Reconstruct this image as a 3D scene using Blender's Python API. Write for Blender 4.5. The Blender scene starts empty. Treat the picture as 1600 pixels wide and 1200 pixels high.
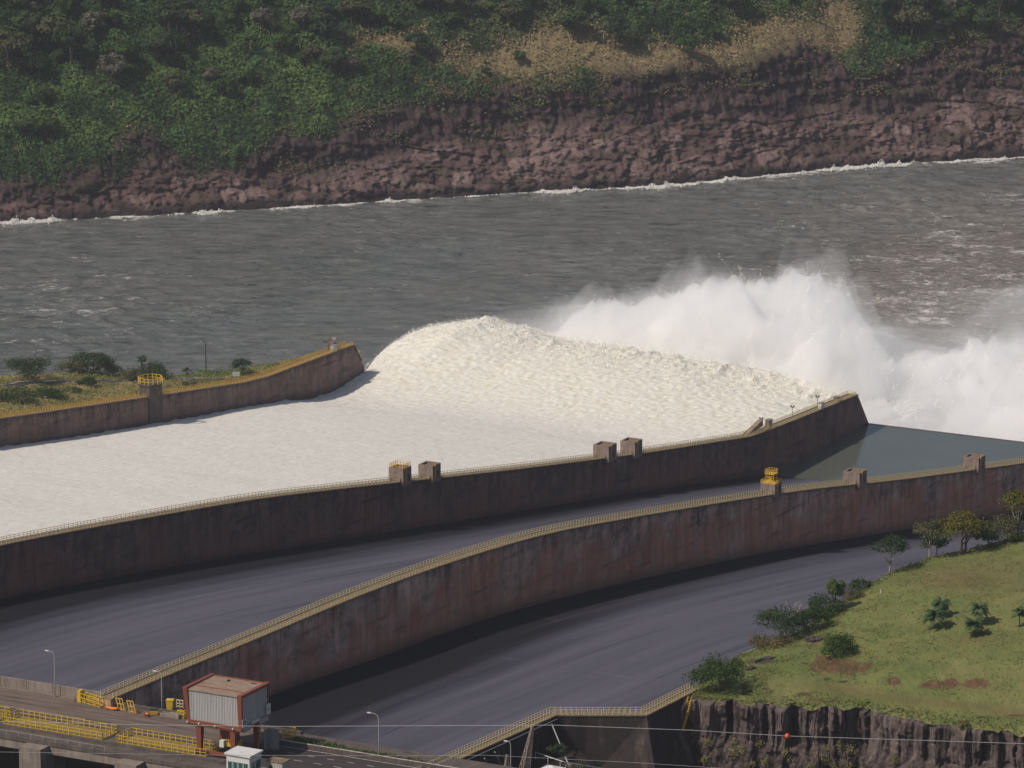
import bpy, math, random
import numpy as np
from math import radians as R
from mathutils import Vector

SC = bpy.context.scene
COL = SC.collection

# ------------------------------------------------------------------ camera, sky, sun, exposure
CAM_Z = 423.0
PITCH = R(13.2)
cam_data = bpy.data.cameras.new("camera")
cam = bpy.data.objects.new("camera", cam_data)
COL.objects.link(cam)
cam.location = (0, 0, CAM_Z)
cam.rotation_euler = (R(90) - PITCH, 0, 0)
cam_data.sensor_width = 36
cam_data.lens = 180
cam_data.clip_start = 5
cam_data.clip_end = 12000
SC.camera = cam

SUN_FROM = Vector((-0.80, -0.42, 0))          # towards the sun, on the ground plane
SUN_EL = R(48)
az = math.atan2(SUN_FROM.x, SUN_FROM.y)
w = bpy.data.worlds.new("World")
SC.world = w
w.use_nodes = True
nt = w.node_tree
nt.nodes.clear()
sky = nt.nodes.new('ShaderNodeTexSky')
sky.sky_type = 'NISHITA'
sky.sun_disc = False
sky.sun_elevation = SUN_EL
sky.sun_rotation = az
sky.dust_density = 2.0
bg = nt.nodes.new('ShaderNodeBackground')
bg.inputs['Strength'].default_value = 0.068
wo = nt.nodes.new('ShaderNodeOutputWorld')
nt.links.new(sky.outputs[0], bg.inputs[0])
nt.links.new(bg.outputs[0], wo.inputs[0])
sd = bpy.data.lights.new("sun", 'SUN')
sd.energy = 3.3
sd.angle = R(0.6)
sd.color = (1.0, 0.90, 0.78)
sun = bpy.data.objects.new("sun", sd)
COL.objects.link(sun)
sv = Vector((SUN_FROM.normalized().x * math.cos(SUN_EL), SUN_FROM.normalized().y * math.cos(SUN_EL), math.sin(SUN_EL)))
sun.rotation_euler = sv.to_track_quat('Z', 'Y').to_euler()
sun.location = (-300, 600, 600)
SC.view_settings.view_transform = 'Standard'
SC.view_settings.look = 'None'
SC.view_settings.exposure = 0.0
SC.view_settings.gamma = 1.0
cy = SC.cycles
cy.use_denoising = True
cy.max_bounces = 24
cy.diffuse_bounces = 3
cy.glossy_bounces = 2
cy.transmission_bounces = 2
cy.transparent_max_bounces = 8
cy.volume_bounces = 24
cy.caustics_reflective = False
cy.caustics_refractive = False

# ------------------------------------------------------------------ pixel <-> world helpers (1600x1200 photograph)
F = 8000.0
cP, sP = math.cos(PITCH), math.sin(PITCH)
def ray(u, v):
    a = (u - 800) / F; b = -(v - 600) / F
    return np.array([a, cP + b * sP, -sP + b * cP])
def onz(u, v, z):
    r = ray(u, v); return np.array([0, 0, CAM_Z]) + (z - CAM_Z) / r[2] * r
def projn(x, y, z):
    z = z - CAM_Z
    d = y * cP - z * sP; h = y * sP + z * cP
    return 800 + F * x / d, 600 - F * h / d
A = onz(1357, 662, 25)[:2]
EV = np.array([.8834, -.4687]); EV /= np.linalg.norm(EV)     # across the chutes, towards the camera
GV = np.array([-EV[1], EV[0]])                                # down the chutes, with the flow
TH = math.atan2(EV[1], EV[0])
def L(t, s, z=0.0):
    p = A + EV * t + GV * s
    return (p[0], p[1], z)
def TS(u, v, z):
    d = onz(u, v, z)[:2] - A
    return float(d @ EV), float(d @ GV)
def onwall(u, v, s0):
    """t, z where the sight line crosses the upright plane s = s0"""
    r = ray(u, v); p0 = A + GV * s0
    k = (p0 @ GV) / (r[:2] @ GV)
    q = np.array([0, 0, CAM_Z]) + k * r
    return float((q[:2] - A) @ EV), float(q[2])
def ip(x, pts):
    p = sorted(pts)
    return np.interp(x, [a for a, b in p], [b for a, b in p])

# ------------------------------------------------------------------ noise
_rng = np.random.RandomState(7)
_perm = np.concatenate([_rng.permutation(512)] * 3)
_grad = np.stack([np.cos(np.arange(512) * 2.39996), np.sin(np.arange(512) * 2.39996)], 1)
def perlin(x, y):
    xi = np.floor(x).astype(int); yi = np.floor(y).astype(int)
    xf = x - xi; yf = y - yi
    u = xf * xf * xf * (xf * (xf * 6 - 15) + 10); v = yf * yf * yf * (yf * (yf * 6 - 15) + 10)
    def gr(ix, iy, fx, fy):
        g = _grad[_perm[(_perm[ix & 511] + iy) & 511]]
        return g[..., 0] * fx + g[..., 1] * fy
    a = gr(xi, yi, xf, yf); b = gr(xi + 1, yi, xf - 1, yf)
    c = gr(xi, yi + 1, xf, yf - 1); d = gr(xi + 1, yi + 1, xf - 1, yf - 1)
    return (a * (1 - u) + b * u) * (1 - v) + (c * (1 - u) + d * u) * v * 1.0
def fbm(x, y, o=4, lac=2.03, gain=.5):
    s = 0; am = 1
    for i in range(o):
        s = s + am * perlin(x + i * 17.3, y - i * 9.1); x = x * lac; y = y * lac; am *= gain
    return s * 1.4
def billow(x, y, o=4, lac=2.03, gain=.5):
    s = 0; am = 1
    for i in range(o):
        s = s + am * np.abs(perlin(x + i * 17.3, y - i * 9.1)); x = x * lac; y = y * lac; am *= gain
    return s * 1.4
def hash1(i, k=0):
    return (np.sin((np.asarray(i) + k * 57.0) * 127.1) * 43758.5453) % 1.0
def cell(x, y):
    """rounded cell noise: 0 at the joints, 1 mid-block, and a random value per block"""
    xi = np.floor(x); yi = np.floor(y)
    d1 = np.full(x.shape, 9.0); d2 = np.full(x.shape, 9.0); idv = np.zeros(x.shape)
    for dx in (-1, 0, 1):
        for dy in (-1, 0, 1):
            cx = xi + dx; cyy = yi + dy
            px = cx + .15 + .7 * hash1(cx * 1.7 + cyy * 31.3, 1); py = cyy + .15 + .7 * hash1(cx * 3.1 + cyy * 17.7, 2)
            d = np.hypot(x - px, y - py)
            m = d < d1
            d2 = np.where(m, d1, np.minimum(d2, d)); idv = np.where(m, hash1(cx * 7.3 + cyy * 11.9, 3), idv); d1 = np.where(m, d, d1)
    return np.clip(d2 - d1, 0, 1), idv
def sstep(a, b, x):
    t = np.clip((x - a) / (b - a), 0, 1); return t * t * (3 - 2 * t)

# ------------------------------------------------------------------ mesh helpers
def tag(o, label=None, cat=None, group=None, kind=None):
    if label: o['label'] = label
    if cat: o['category'] = cat
    if group: o['group'] = group
    if kind: o['kind'] = kind
    return o
def link(name, me, m=None, parent=None, loc=(0, 0, 0), rz=0.0):
    if m: me.materials.append(m)
    o = bpy.data.objects.new(name, me)
    COL.objects.link(o)
    o.location = loc; o.rotation_euler = (0, 0, rz)
    if parent: o.parent = parent
    return o
def empty(name, loc, label, cat, group=None, rz=0.0):
    o = bpy.data.objects.new(name, None); COL.objects.link(o)
    o.empty_display_size = .5
    o.location = loc; o.rotation_euler = (0, 0, rz)
    return tag(o, label, cat, group)
def npmesh(name, V, Q, smooth=False, col=None, attrs=None):
    V = np.asarray(V, dtype=np.float32); Q = np.asarray(Q, dtype=np.int32)
    me = bpy.data.meshes.new(name)
    me.vertices.add(len(V)); me.vertices.foreach_set('co', V.ravel())
    k = Q.shape[1]
    me.loops.add(Q.size); me.loops.foreach_set('vertex_index', Q.ravel())
    me.polygons.add(len(Q))
    me.polygons.foreach_set('loop_start', np.arange(0, Q.size, k, dtype=np.int32))
    me.polygons.foreach_set('loop_total', np.full(len(Q), k, dtype=np.int32))
    if smooth: me.polygons.foreach_set('use_smooth', np.ones(len(Q), dtype=bool))
    me.update(calc_edges=True)
    if col is not None:
        c = np.ones((len(V), 4), dtype=np.float32); c[:, :3] = col
        at = me.color_attributes.new('Col', 'FLOAT_COLOR', 'POINT'); at.data.foreach_set('color', c.ravel())
    for n_, a in (attrs or {}).items():
        at = me.attributes.new(n_, 'FLOAT', 'POINT'); at.data.foreach_set('value', np.asarray(a, dtype=np.float32).ravel())
    return me
def gridq(nx, ny):
    i = np.arange(nx * ny).reshape(ny, nx)
    return np.stack([i[:-1, :-1], i[:-1, 1:], i[1:, 1:], i[1:, :-1]], -1).reshape(-1, 4)
def gridmesh(name, X, Y, Z, smooth=True, col=None, attrs=None):
    ny, nx = X.shape
    return npmesh(name, np.stack([X, Y, Z], -1).reshape(-1, 3), gridq(nx, ny), smooth, col, attrs)
class MB:
    def __init__(s): s.v = []; s.f = []
    def add(s, V, Fc):
        o = len(s.v); s.v += [tuple(p) for p in V]; s.f += [tuple(i + o for i in f) for f in Fc]; return s
    def box(s, x0, x1, y0, y1, z0, z1):
        return s.add([(x0, y0, z0), (x1, y0, z0), (x1, y1, z0), (x0, y1, z0), (x0, y0, z1), (x1, y0, z1), (x1, y1, z1), (x0, y1, z1)],
                     [(0, 3, 2, 1), (4, 5, 6, 7), (0, 1, 5, 4), (1, 2, 6, 5), (2, 3, 7, 6), (3, 0, 4, 7)])
    def hexa(s, b, t):
        return s.add(list(b) + list(t), [(0, 3, 2, 1), (4, 5, 6, 7), (0, 1, 5, 4), (1, 2, 6, 5), (2, 3, 7, 6), (3, 0, 4, 7)])
    def bar(s, p, q, w_=.1, h=None):
        h = h or w_
        p = Vector(p); q = Vector(q); d = (q - p)
        if d.length < 1e-6: return s
        d.normalize()
        up = Vector((0, 0, 1)) if abs(d.z) < .95 else Vector((1, 0, 0))
        a = d.cross(up).normalized(); b = a.cross(d).normalized()
        a = a * w_ / 2; b = b * h / 2
        return s.hexa([p - a - b, p + a - b, p + a + b, p - a + b], [q - a - b, q + a - b, q + a + b, q - a + b])
    def tube(s, pts, rad, n=6, cap=True):
        pts = [Vector(p) for p in pts]; V = []; Fc = []
        for i, p in enumerate(pts):
            d = (pts[min(i + 1, len(pts) - 1)] - pts[max(i - 1, 0)])
            d = d.normalized() if d.length > 1e-9 else Vector((0, 0, 1))
            up = Vector((0, 0, 1)) if abs(d.z) < .95 else Vector((1, 0, 0))
            a = d.cross(up).normalized(); b = a.cross(d).normalized()
            r = rad[i] if hasattr(rad, '__len__') else rad
            for k in range(n):
                an = 2 * math.pi * k / n
                V.append(p + a * (math.cos(an) * r) + b * (math.sin(an) * r))
        for i in range(len(pts) - 1):
            for k in range(n):
                k2 = (k + 1) % n
                Fc.append((i * n + k, i * n + k2, (i + 1) * n + k2, (i + 1) * n + k))
        if cap:
            Fc.append(tuple(range(n))[::-1]); Fc.append(tuple((len(pts) - 1) * n + k for k in range(n)))
        return s.add(V, Fc)
    def cyl(s, x, y, z0, z1, r, r2=None, n=12):
        return s.tube([(x, y, z0), (x, y, z1)], [r, r2 if r2 is not None else r], n)
    def mesh(s, name, smooth=False, bevel=0):
        me = bpy.data.meshes.new(name)
        me.from_pydata(s.v, [], s.f); me.update()
        import bmesh as bmm
        bm = bmm.new(); bm.from_mesh(me)
        bmm.ops.recalc_face_normals(bm, faces=bm.faces)
        if bevel:
            bmm.ops.bevel(bm, geom=[e for e in bm.edges if len(e.link_faces) == 2 and e.calc_face_angle(0) > .6], offset=bevel, segments=1, affect='EDGES', clamp_overlap=True)
        bm.to_mesh(me); bm.free()
        if smooth:
            for p in me.polygons: p.use_smooth = True
        return me
    def build(s, name, m, parent=None, loc=(0, 0, 0), rz=0.0, smooth=False, bevel=0):
        return link(name, s.mesh(name, smooth, bevel), m, parent, loc, rz)

# ------------------------------------------------------------------ material helpers
class NT:
    def __init__(s, name):
        s.m = bpy.data.materials.new(name); s.m.use_nodes = True
        s.t = s.m.node_tree; s.t.nodes.clear()
        s.out = s.t.nodes.new('ShaderNodeOutputMaterial')
    def n(s, typ, **kw):
        nd = s.t.nodes.new(typ)
        for k, v in kw.items():
            if k in nd.inputs: s.set(nd.inputs[k], v)
            else: setattr(nd, k, v)
        return nd
    def set(s, sock, v):
        if isinstance(v, bpy.types.NodeSocket): s.t.links.new(v, sock)
        elif isinstance(v, bpy.types.Node): s.t.links.new(v.outputs[0], sock)
        else:
            if hasattr(sock.default_value, '__len__') and len(sock.default_value) == 4 and len(v) == 3: v = (*v, 1)
            sock.default_value = v
    def obj(s): return s.n('ShaderNodeTexCoord').outputs['Object']
    def mapped(s, vec, scale=(1, 1, 1), loc=(0, 0, 0), rot=(0, 0, 0)):
        nd = s.n('ShaderNodeMapping'); s.set(nd.inputs['Vector'], vec)
        nd.inputs['Scale'].default_value = scale; nd.inputs['Location'].default_value = loc; nd.inputs['Rotation'].default_value = rot
        return nd.outputs[0]
    def noise(s, vec, scale, detail=4, rough=.55, dist=0):
        return s.n('ShaderNodeTexNoise', Vector=vec, Scale=scale, Detail=detail, Roughness=rough, Distortion=dist).outputs[0]
    def ramp(s, fac, stops, interp='LINEAR'):
        nd = s.n('ShaderNodeValToRGB'); s.set(nd.inputs[0], fac)
        nd.color_ramp.interpolation = interp
        el = nd.color_ramp.elements
        while len(el) < len(stops): el.new(.5)
        for e_, (p, c) in zip(el, stops):
            e_.position = p; e_.color = (*c, 1) if hasattr(c, '__len__') else (c, c, c, 1)
        return nd.outputs[0]
    def mix(s, fac, a, b, blend='MIX'):
        nd = s.n('ShaderNodeMix'); nd.data_type = 'RGBA'; nd.blend_type = blend
        s.set(nd.inputs[0], fac); s.set(nd.inputs[6], a); s.set(nd.inputs[7], b)
        return nd.outputs[2]
    def math(s, op, a, b=0.0, c=None, clamp=False):
        nd = s.n('ShaderNodeMath'); nd.operation = op; nd.use_clamp = clamp
        s.set(nd.inputs[0], a); s.set(nd.inputs[1], b)
        if c is not None: s.set(nd.inputs[2], c)
        return nd.outputs[0]
    def attr(s, name):
        nd = s.n('ShaderNodeAttribute'); nd.attribute_name = name; return nd
    def bump(s, h, strength=.5, dist=1.0):
        return s.n('ShaderNodeBump', Height=h, Strength=strength, Distance=dist).outputs[0]
    def pbr(s, base, rough=.8, spec=.3, metal=0.0, normal=None, **kw):
        p = s.n('ShaderNodeBsdfPrincipled')
        s.set(p.inputs['Base Color'], base); s.set(p.inputs['Roughness'], rough)
        s.set(p.inputs['Specular IOR Level'], spec); s.set(p.inputs['Metallic'], metal)
        if normal is not None: s.set(p.inputs['Normal'], normal)
        for k, v in kw.items(): s.set(p.inputs[k.replace('_', ' ')], v)
        s.t.links.new(p.outputs[0], s.out.inputs[0]); return p

def m_paint(name, c, rough=.55, wear=.35, dirt=(.10, .07, .05), scale=1.2):
    n = NT(name); v = n.obj()
    f = n.ramp(n.noise(v, scale, 5, .65), [(.45, 0.0), (.75, 1.0)])
    f = n.math('MULTIPLY', f, wear)
    base = n.mix(f, c, dirt)
    n.pbr(base, rough, .35, normal=n.bump(n.noise(v, 6, 3), .15, .02)); return n.m
def m_conc(name, c1, c2, scale=.35, streak=True, rough=.9):
    n = NT(name); v = n.obj()
    a = n.noise(v, scale, 6, .6)
    col = n.ramp(a, [(.3, c1), (.7, c2)])
    if streak:
        st = n.noise(n.mapped(v, (1.6, 1.6, .12)), 1.0, 4, .6)
        col = n.mix(n.math('MULTIPLY', n.ramp(st, [(.45, 0.0), (.7, 1.0)]), .55), col, tuple(x * .45 for x in c1))
    n.pbr(col, rough, .2, normal=n.bump(n.noise(v, 3.0, 5), .3, .05)); return n.m

M = {}
M['yellow'] = m_paint('yellow_paint', (.62, .42, .03), .5, .4)
M['rail'] = m_paint('rail_paint', (.62, .51, .27), .6, .25, (.22, .15, .07))
M['railyellow'] = m_paint('rail_yellow', (.66, .40, .045), .6, .3, (.22, .12, .04))
M['red'] = m_paint('crane_red', (.23, .062, .035), .55, .35, (.10, .05, .04))
M['orange'] = m_paint('orange_paint', (.62, .18, .02), .5, .2)
M['white'] = m_paint('white_paint', (.66, .66, .64), .6, .25, (.25, .22, .2))
M['grey'] = m_paint('grey_metal', (.26, .26, .27), .5, .3)
M['galv'] = m_paint('galvanised', (.42, .42, .42), .45, .25)
M['dark'] = m_paint('dark_metal', (.03, .03, .035), .5, .2)
M['conc'] = m_conc('concrete_light', (.20, .165, .14), (.30, .25, .21))
M['concdark'] = m_conc('concrete_dark', (.08, .065, .06), (.15, .12, .105))
M['walk'] = m_conc('walkway_concrete', (.15, .105, .065), (.27, .20, .13), .5, False)
M['blue'] = m_paint('sign_blue', (.03, .05, .14), .5, .05)
M['box'] = m_paint('beige_box', (.42, .40, .35), .6, .25)
M['ball'] = m_paint('marker_red', (.75, .09, .03), .5, .05)
def _glass():
    n = NT('green_glass'); n.pbr((.02, .10, .085), .12, .6); return n.m
M['glass'] = _glass()
def _corr():
    n = NT('corrugated_grey'); v = n.obj()
    st = n.noise(n.mapped(v, (2.5, 2.5, .1)), 1.0, 4, .6)
    col = n.ramp(st, [(.3, (.34, .335, .33)), (.6, (.46, .45, .435)), (.8, (.51, .495, .475))])
    n.pbr(col, .5, .3); return n.m
M['corr'] = _corr()
def _roof():
    n = NT('rusty_roof'); v = n.obj()
    col = n.ramp(n.noise(n.mapped(v, (.4, 1.6, 1)), .8, 6, .65), [(.3, (.20, .125, .085)), (.55, (.30, .22, .16)), (.75, (.38, .31, .25))])
    n.pbr(col, .8, .2); return n.m
M['roof'] = _roof()
def _asph(name, c1, c2):
    n = NT(name); v = n.obj()
    col = n.ramp(n.noise(n.mapped(v, (.06, .9, 1)), 1.0, 7, .65, .4), [(.35, c1), (.65, c2)])
    n.pbr(col, .85, .25, normal=n.bump(n.noise(v, 4, 4), .2, .03)); return n.m
M['asphalt'] = _asph('asphalt', (.036, .030, .032), (.062, .05, .05))
M['deckroad'] = _asph('deck_road', (.085, .062, .05), (.20, .15, .125))

def _wallmat(name, dark, mid, red, redamt, seed):
    """stained concrete: y runs along the wall, z is height"""
    n = NT(name); v = n.mapped(n.obj(), (1, 1, 1), (seed, seed * 3, 0))
    sep = n.n('ShaderNodeSeparateXYZ', Vector=v)
    y, z = sep.outputs[1], sep.outputs[2]
    hgt = n.attr('hgt').outputs['Fac']                     # 0 foot .. 1 top
    big = n.noise(v, .045, 5, .6)
    mot = n.noise(n.mapped(v, (1, .30, .42)), .5, 8, .74)
    col = n.ramp(mot, [(.34, dark), (.50, mid), (.66, tuple(min(1, x * 1.45) for x in mid))])
    rmask = n.math('MULTIPLY', n.ramp(n.math('SUBTRACT', big, n.math('MULTIPLY', hgt, .22)), [(.33, 0.0), (.55, 1.0)]), redamt, clamp=True)
    col = n.mix(rmask, col, n.mix(.75, col, red))
    # tear stains running down from the crest
    st = n.noise(n.mapped(v, (1, .33, .05)), 1.0, 7, .75)
    stf = n.math('MULTIPLY', n.ramp(st, [(.43, 0.0), (.66, 1.0)]), n.ramp(hgt, [(.1, .4), (.55, .6), (.97, 1.1)]))
    col = n.mix(n.math('MULTIPLY', stf, .8), col, tuple(x * .35 for x in dark))
    st2 = n.noise(n.mapped(v, (1, .5, .06), (5, 9, 2)), 1.0, 6, .7)
    col = n.mix(n.math('MULTIPLY', n.ramp(st2, [(.62, 0.0), (.75, 1.0)]), .45), col, tuple(min(1, x * 2.1) for x in mid))
    # sloping lift joints (parallel to the chute) broken up by noise, upright contraction joints
    wob = n.noise(n.mapped(v, (1, .06, .06)), 1.0, 3, .6)
    zz = n.math('ADD', z, n.math('MULTIPLY', y, .012))
    zz = n.math('ADD', zz, n.math('MULTIPLY', wob, 1.6))
    fr = n.math('FRACT', n.math('DIVIDE', zz, 4.6))
    ln = n.ramp(fr, [(.0, 1.0), (.10, 0.0), (.80, 0.0), (1.0, 1.0)])
    brk = n.ramp(n.noise(n.mapped(v, (1, .06, .25)), 1.0, 5, .7), [(.50, 0.0), (.64, 1.0)])
    col = n.mix(n.math('MULTIPLY', n.math('MULTIPLY', ln, brk), .7), col, tuple(x * .25 for x in dark))
    fy = n.math('FRACT', n.math('DIVIDE', n.math('ADD', y, n.math('MULTIPLY', wob, .5)), 12.5))
    lj = n.ramp(fy, [(.0, 1.0), (.022, 0.0), (1, 0.0)])
    brk2 = n.ramp(n.noise(n.mapped(v, (1, .02, .05)), 1.0, 2, .6), [(.4, .2), (.6, 1.0)])
    col = n.mix(n.math('MULTIPLY', n.math('MULTIPLY', lj, brk2), .8), col, tuple(x * .2 for x in dark))
    # foot of the wall: dark damp band
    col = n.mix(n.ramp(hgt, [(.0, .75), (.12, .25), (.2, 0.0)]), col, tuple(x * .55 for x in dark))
    n.pbr(col, .95, .06, normal=n.bump(n.noise(v, 1.2, 6, .65), .5, .15)); return n.m
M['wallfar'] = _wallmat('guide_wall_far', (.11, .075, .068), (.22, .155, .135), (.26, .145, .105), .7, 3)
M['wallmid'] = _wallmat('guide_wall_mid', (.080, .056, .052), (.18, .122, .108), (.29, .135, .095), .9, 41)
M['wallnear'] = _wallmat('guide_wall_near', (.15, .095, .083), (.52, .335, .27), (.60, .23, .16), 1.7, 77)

def _floor(name, c1, c2, c3):
    """worn chute concrete: x across, y with the flow"""
    n = NT(name); v = n.obj()
    lo = n.noise(n.mapped(v, (.08, .0035, 0)), 1.0, 4, .6)
    fi = n.noise(n.mapped(v, (.26, .0030, 0)), 1.0, 5, .65)
    gr = n.noise(n.mapped(v, (1, .05, 0)), 1.1, 5, .7)
    s = n.math('ADD', n.math('MULTIPLY', lo, .36), n.math('MULTIPLY', fi, .52))
    s = n.math('ADD', s, n.math('MULTIPLY', gr, .12))
    col = n.ramp(s, [(.36, c1), (.5, c2), (.63, c3)])
    dk = n.noise(n.mapped(v, (.22, .0040, 0), (3, 8, 0)), 1.0, 5, .65)
    col = n.mix(n.math('MULTIPLY', n.ramp(dk, [(.60, 0.0), (.68, 1.0)]), .45), col, tuple(x * .45 for x in c1))
    lt = n.noise(n.mapped(v, (.07, .010, 0), (13, 2, 0)), 1.0, 2, .5)
    col = n.mix(n.math('MULTIPLY', n.ramp(lt, [(.5, 0.0), (.8, 1.0)]), .12), col, tuple(x * 1.5 for x in c3))
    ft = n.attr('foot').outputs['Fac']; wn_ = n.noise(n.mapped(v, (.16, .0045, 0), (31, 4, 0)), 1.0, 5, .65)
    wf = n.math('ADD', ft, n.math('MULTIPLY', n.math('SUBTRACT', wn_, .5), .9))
    band_in = n.ramp(wf, [(.38, 1.0), (.62, 0.0)]); band_out = n.ramp(wf, [(.62, 1.0), (.95, 0.0)])  # floor darker towards the wall foot: near-black inner band, softer streaky outer one
    col = n.mix(n.math('MULTIPLY', band_out, .62), col, tuple(x * .42 for x in c1))
    col = n.mix(n.math('MULTIPLY', band_in, .85), col, (.010, .009, .012))
    sep = n.n('ShaderNodeSeparateXYZ', Vector=v)
    jy = n.math('FRACT', n.math('DIVIDE', sep.outputs[1], 46.0))
    jb = n.ramp(n.noise(n.mapped(v, (.07, .02, 0)), 1.0, 3), [(.5, 0.0), (.6, 1.0)])
    col = n.mix(n.math('MULTIPLY', n.math('MULTIPLY', n.ramp(jy, [(0, 1.0), (.01, 0.0), (1, 0.0)]), jb), .5), col, tuple(x * 1.9 for x in c3))
    n.pbr(col, n.ramp(s, [(.4, .75), (.6, .95)]), .05, normal=n.bump(gr, .04, .02)); return n.m
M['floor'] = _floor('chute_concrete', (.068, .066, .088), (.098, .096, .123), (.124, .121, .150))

# ------------------------------------------------------------------ profiles along the flow (read off the photograph)
Z1T = [(-640, 112), (-560, 107), (-420, 88), (-300, 65), (-233, 55), (-189, 49.3), (-144, 43.5), (-88, 36.4), (-72, 35.2), (-51, 35), (-29, 34.7), (-14, 34.5), (-7, 25.4)]
Z1W = [(-640, 101), (-560, 97), (-420, 78), (-300, 56), (-233, 46), (-186, 39.9), (-137, 34.0), (-80, 27.4), (-42, 22.6), (-25, 20.5), (-7, 24.0)]
Z2T = [(-640, 114), (-590, 112), (-513, 104.9), (-455, 97.4), (-393, 89), (-325, 77.6), (-251, 65), (-169, 51.7), (-92, 40.3), (-78, 39.4), (-54, 38.3), (-9, 36.6), (0, 25.3)]
Z2B = [(-640, 101), (-590, 99), (-513, 91.8), (-425, 79.5), (-325, 64), (-251, 52.7), (-169, 40.2), (-78, 25.2), (-60, 22), (-30, 20), (0, 24.9)]
Z3T = [(-640, 114.8), (-604, 113.7), (-577, 112.6), (-535, 111.6), (-490, 109), (-441, 104.6), (-389, 96.9), (-333, 88.2), (-285, 80.4), (-229, 70.1), (-135, 54.2), (-60, 42), (-9, 38), (0, 26)]
Z3B = [(-640, 102), (-564, 98.1), (-521, 94.3), (-490, 92.7), (-441, 87.7), (-389, 80.7), (-313, 69.7), (-206, 51.8), (-134, 39.3), (-60, 28), (0, 25)]
def _smooth(P, s_end=-40, w=17):
    x = np.arange(-760, 41, 1.0); P = sorted(P); z = np.interp(x, [a for a, b in P], [b for a, b in P])
    z[x < P[0][0]] = P[0][1] + (x[x < P[0][0]] - P[0][0]) * (P[1][1] - P[0][1]) / (P[1][0] - P[0][0])
    zs = z.copy(); k = np.ones(2 * w + 1) / (2 * w + 1)
    for _ in range(2): zs = np.convolve(np.pad(zs, w, 'edge'), k, 'valid')
    f = np.clip((s_end - x) / 25, 0, 1); z = zs * f + z * (1 - f)
    keep = (np.abs(x % 6) < .5) & (x < s_end) | (x >= s_end)
    return [(float(a), float(b)) for a, b in zip(x[keep], z[keep]) if P[0][0] <= a <= P[-1][0]]
Z1T = _smooth(Z1T, -95); Z1W = _smooth(Z1W, -60); Z2T = _smooth(Z2T, -100); Z2B = _smooth(Z2B, -90); Z3T = _smooth(Z3T, -30); Z3B = _smooth(Z3B, -20)
T1 = -187.0; T3 = 110.0

# ------------------------------------------------------------------ ground and river
n = NT('ground_soil'); n.pbr(n.ramp(n.noise(n.obj(), .02, 6), [(.3, (.06, .045, .035)), (.7, (.10, .085, .05))]), .95, .1)
link('ground', gridmesh('ground', *np.meshgrid(np.linspace(-3500, 3500, 8), np.linspace(-1500, 5000, 8)), np.full((8, 8), -12.0)), n.m)['kind'] = 'structure'

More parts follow.
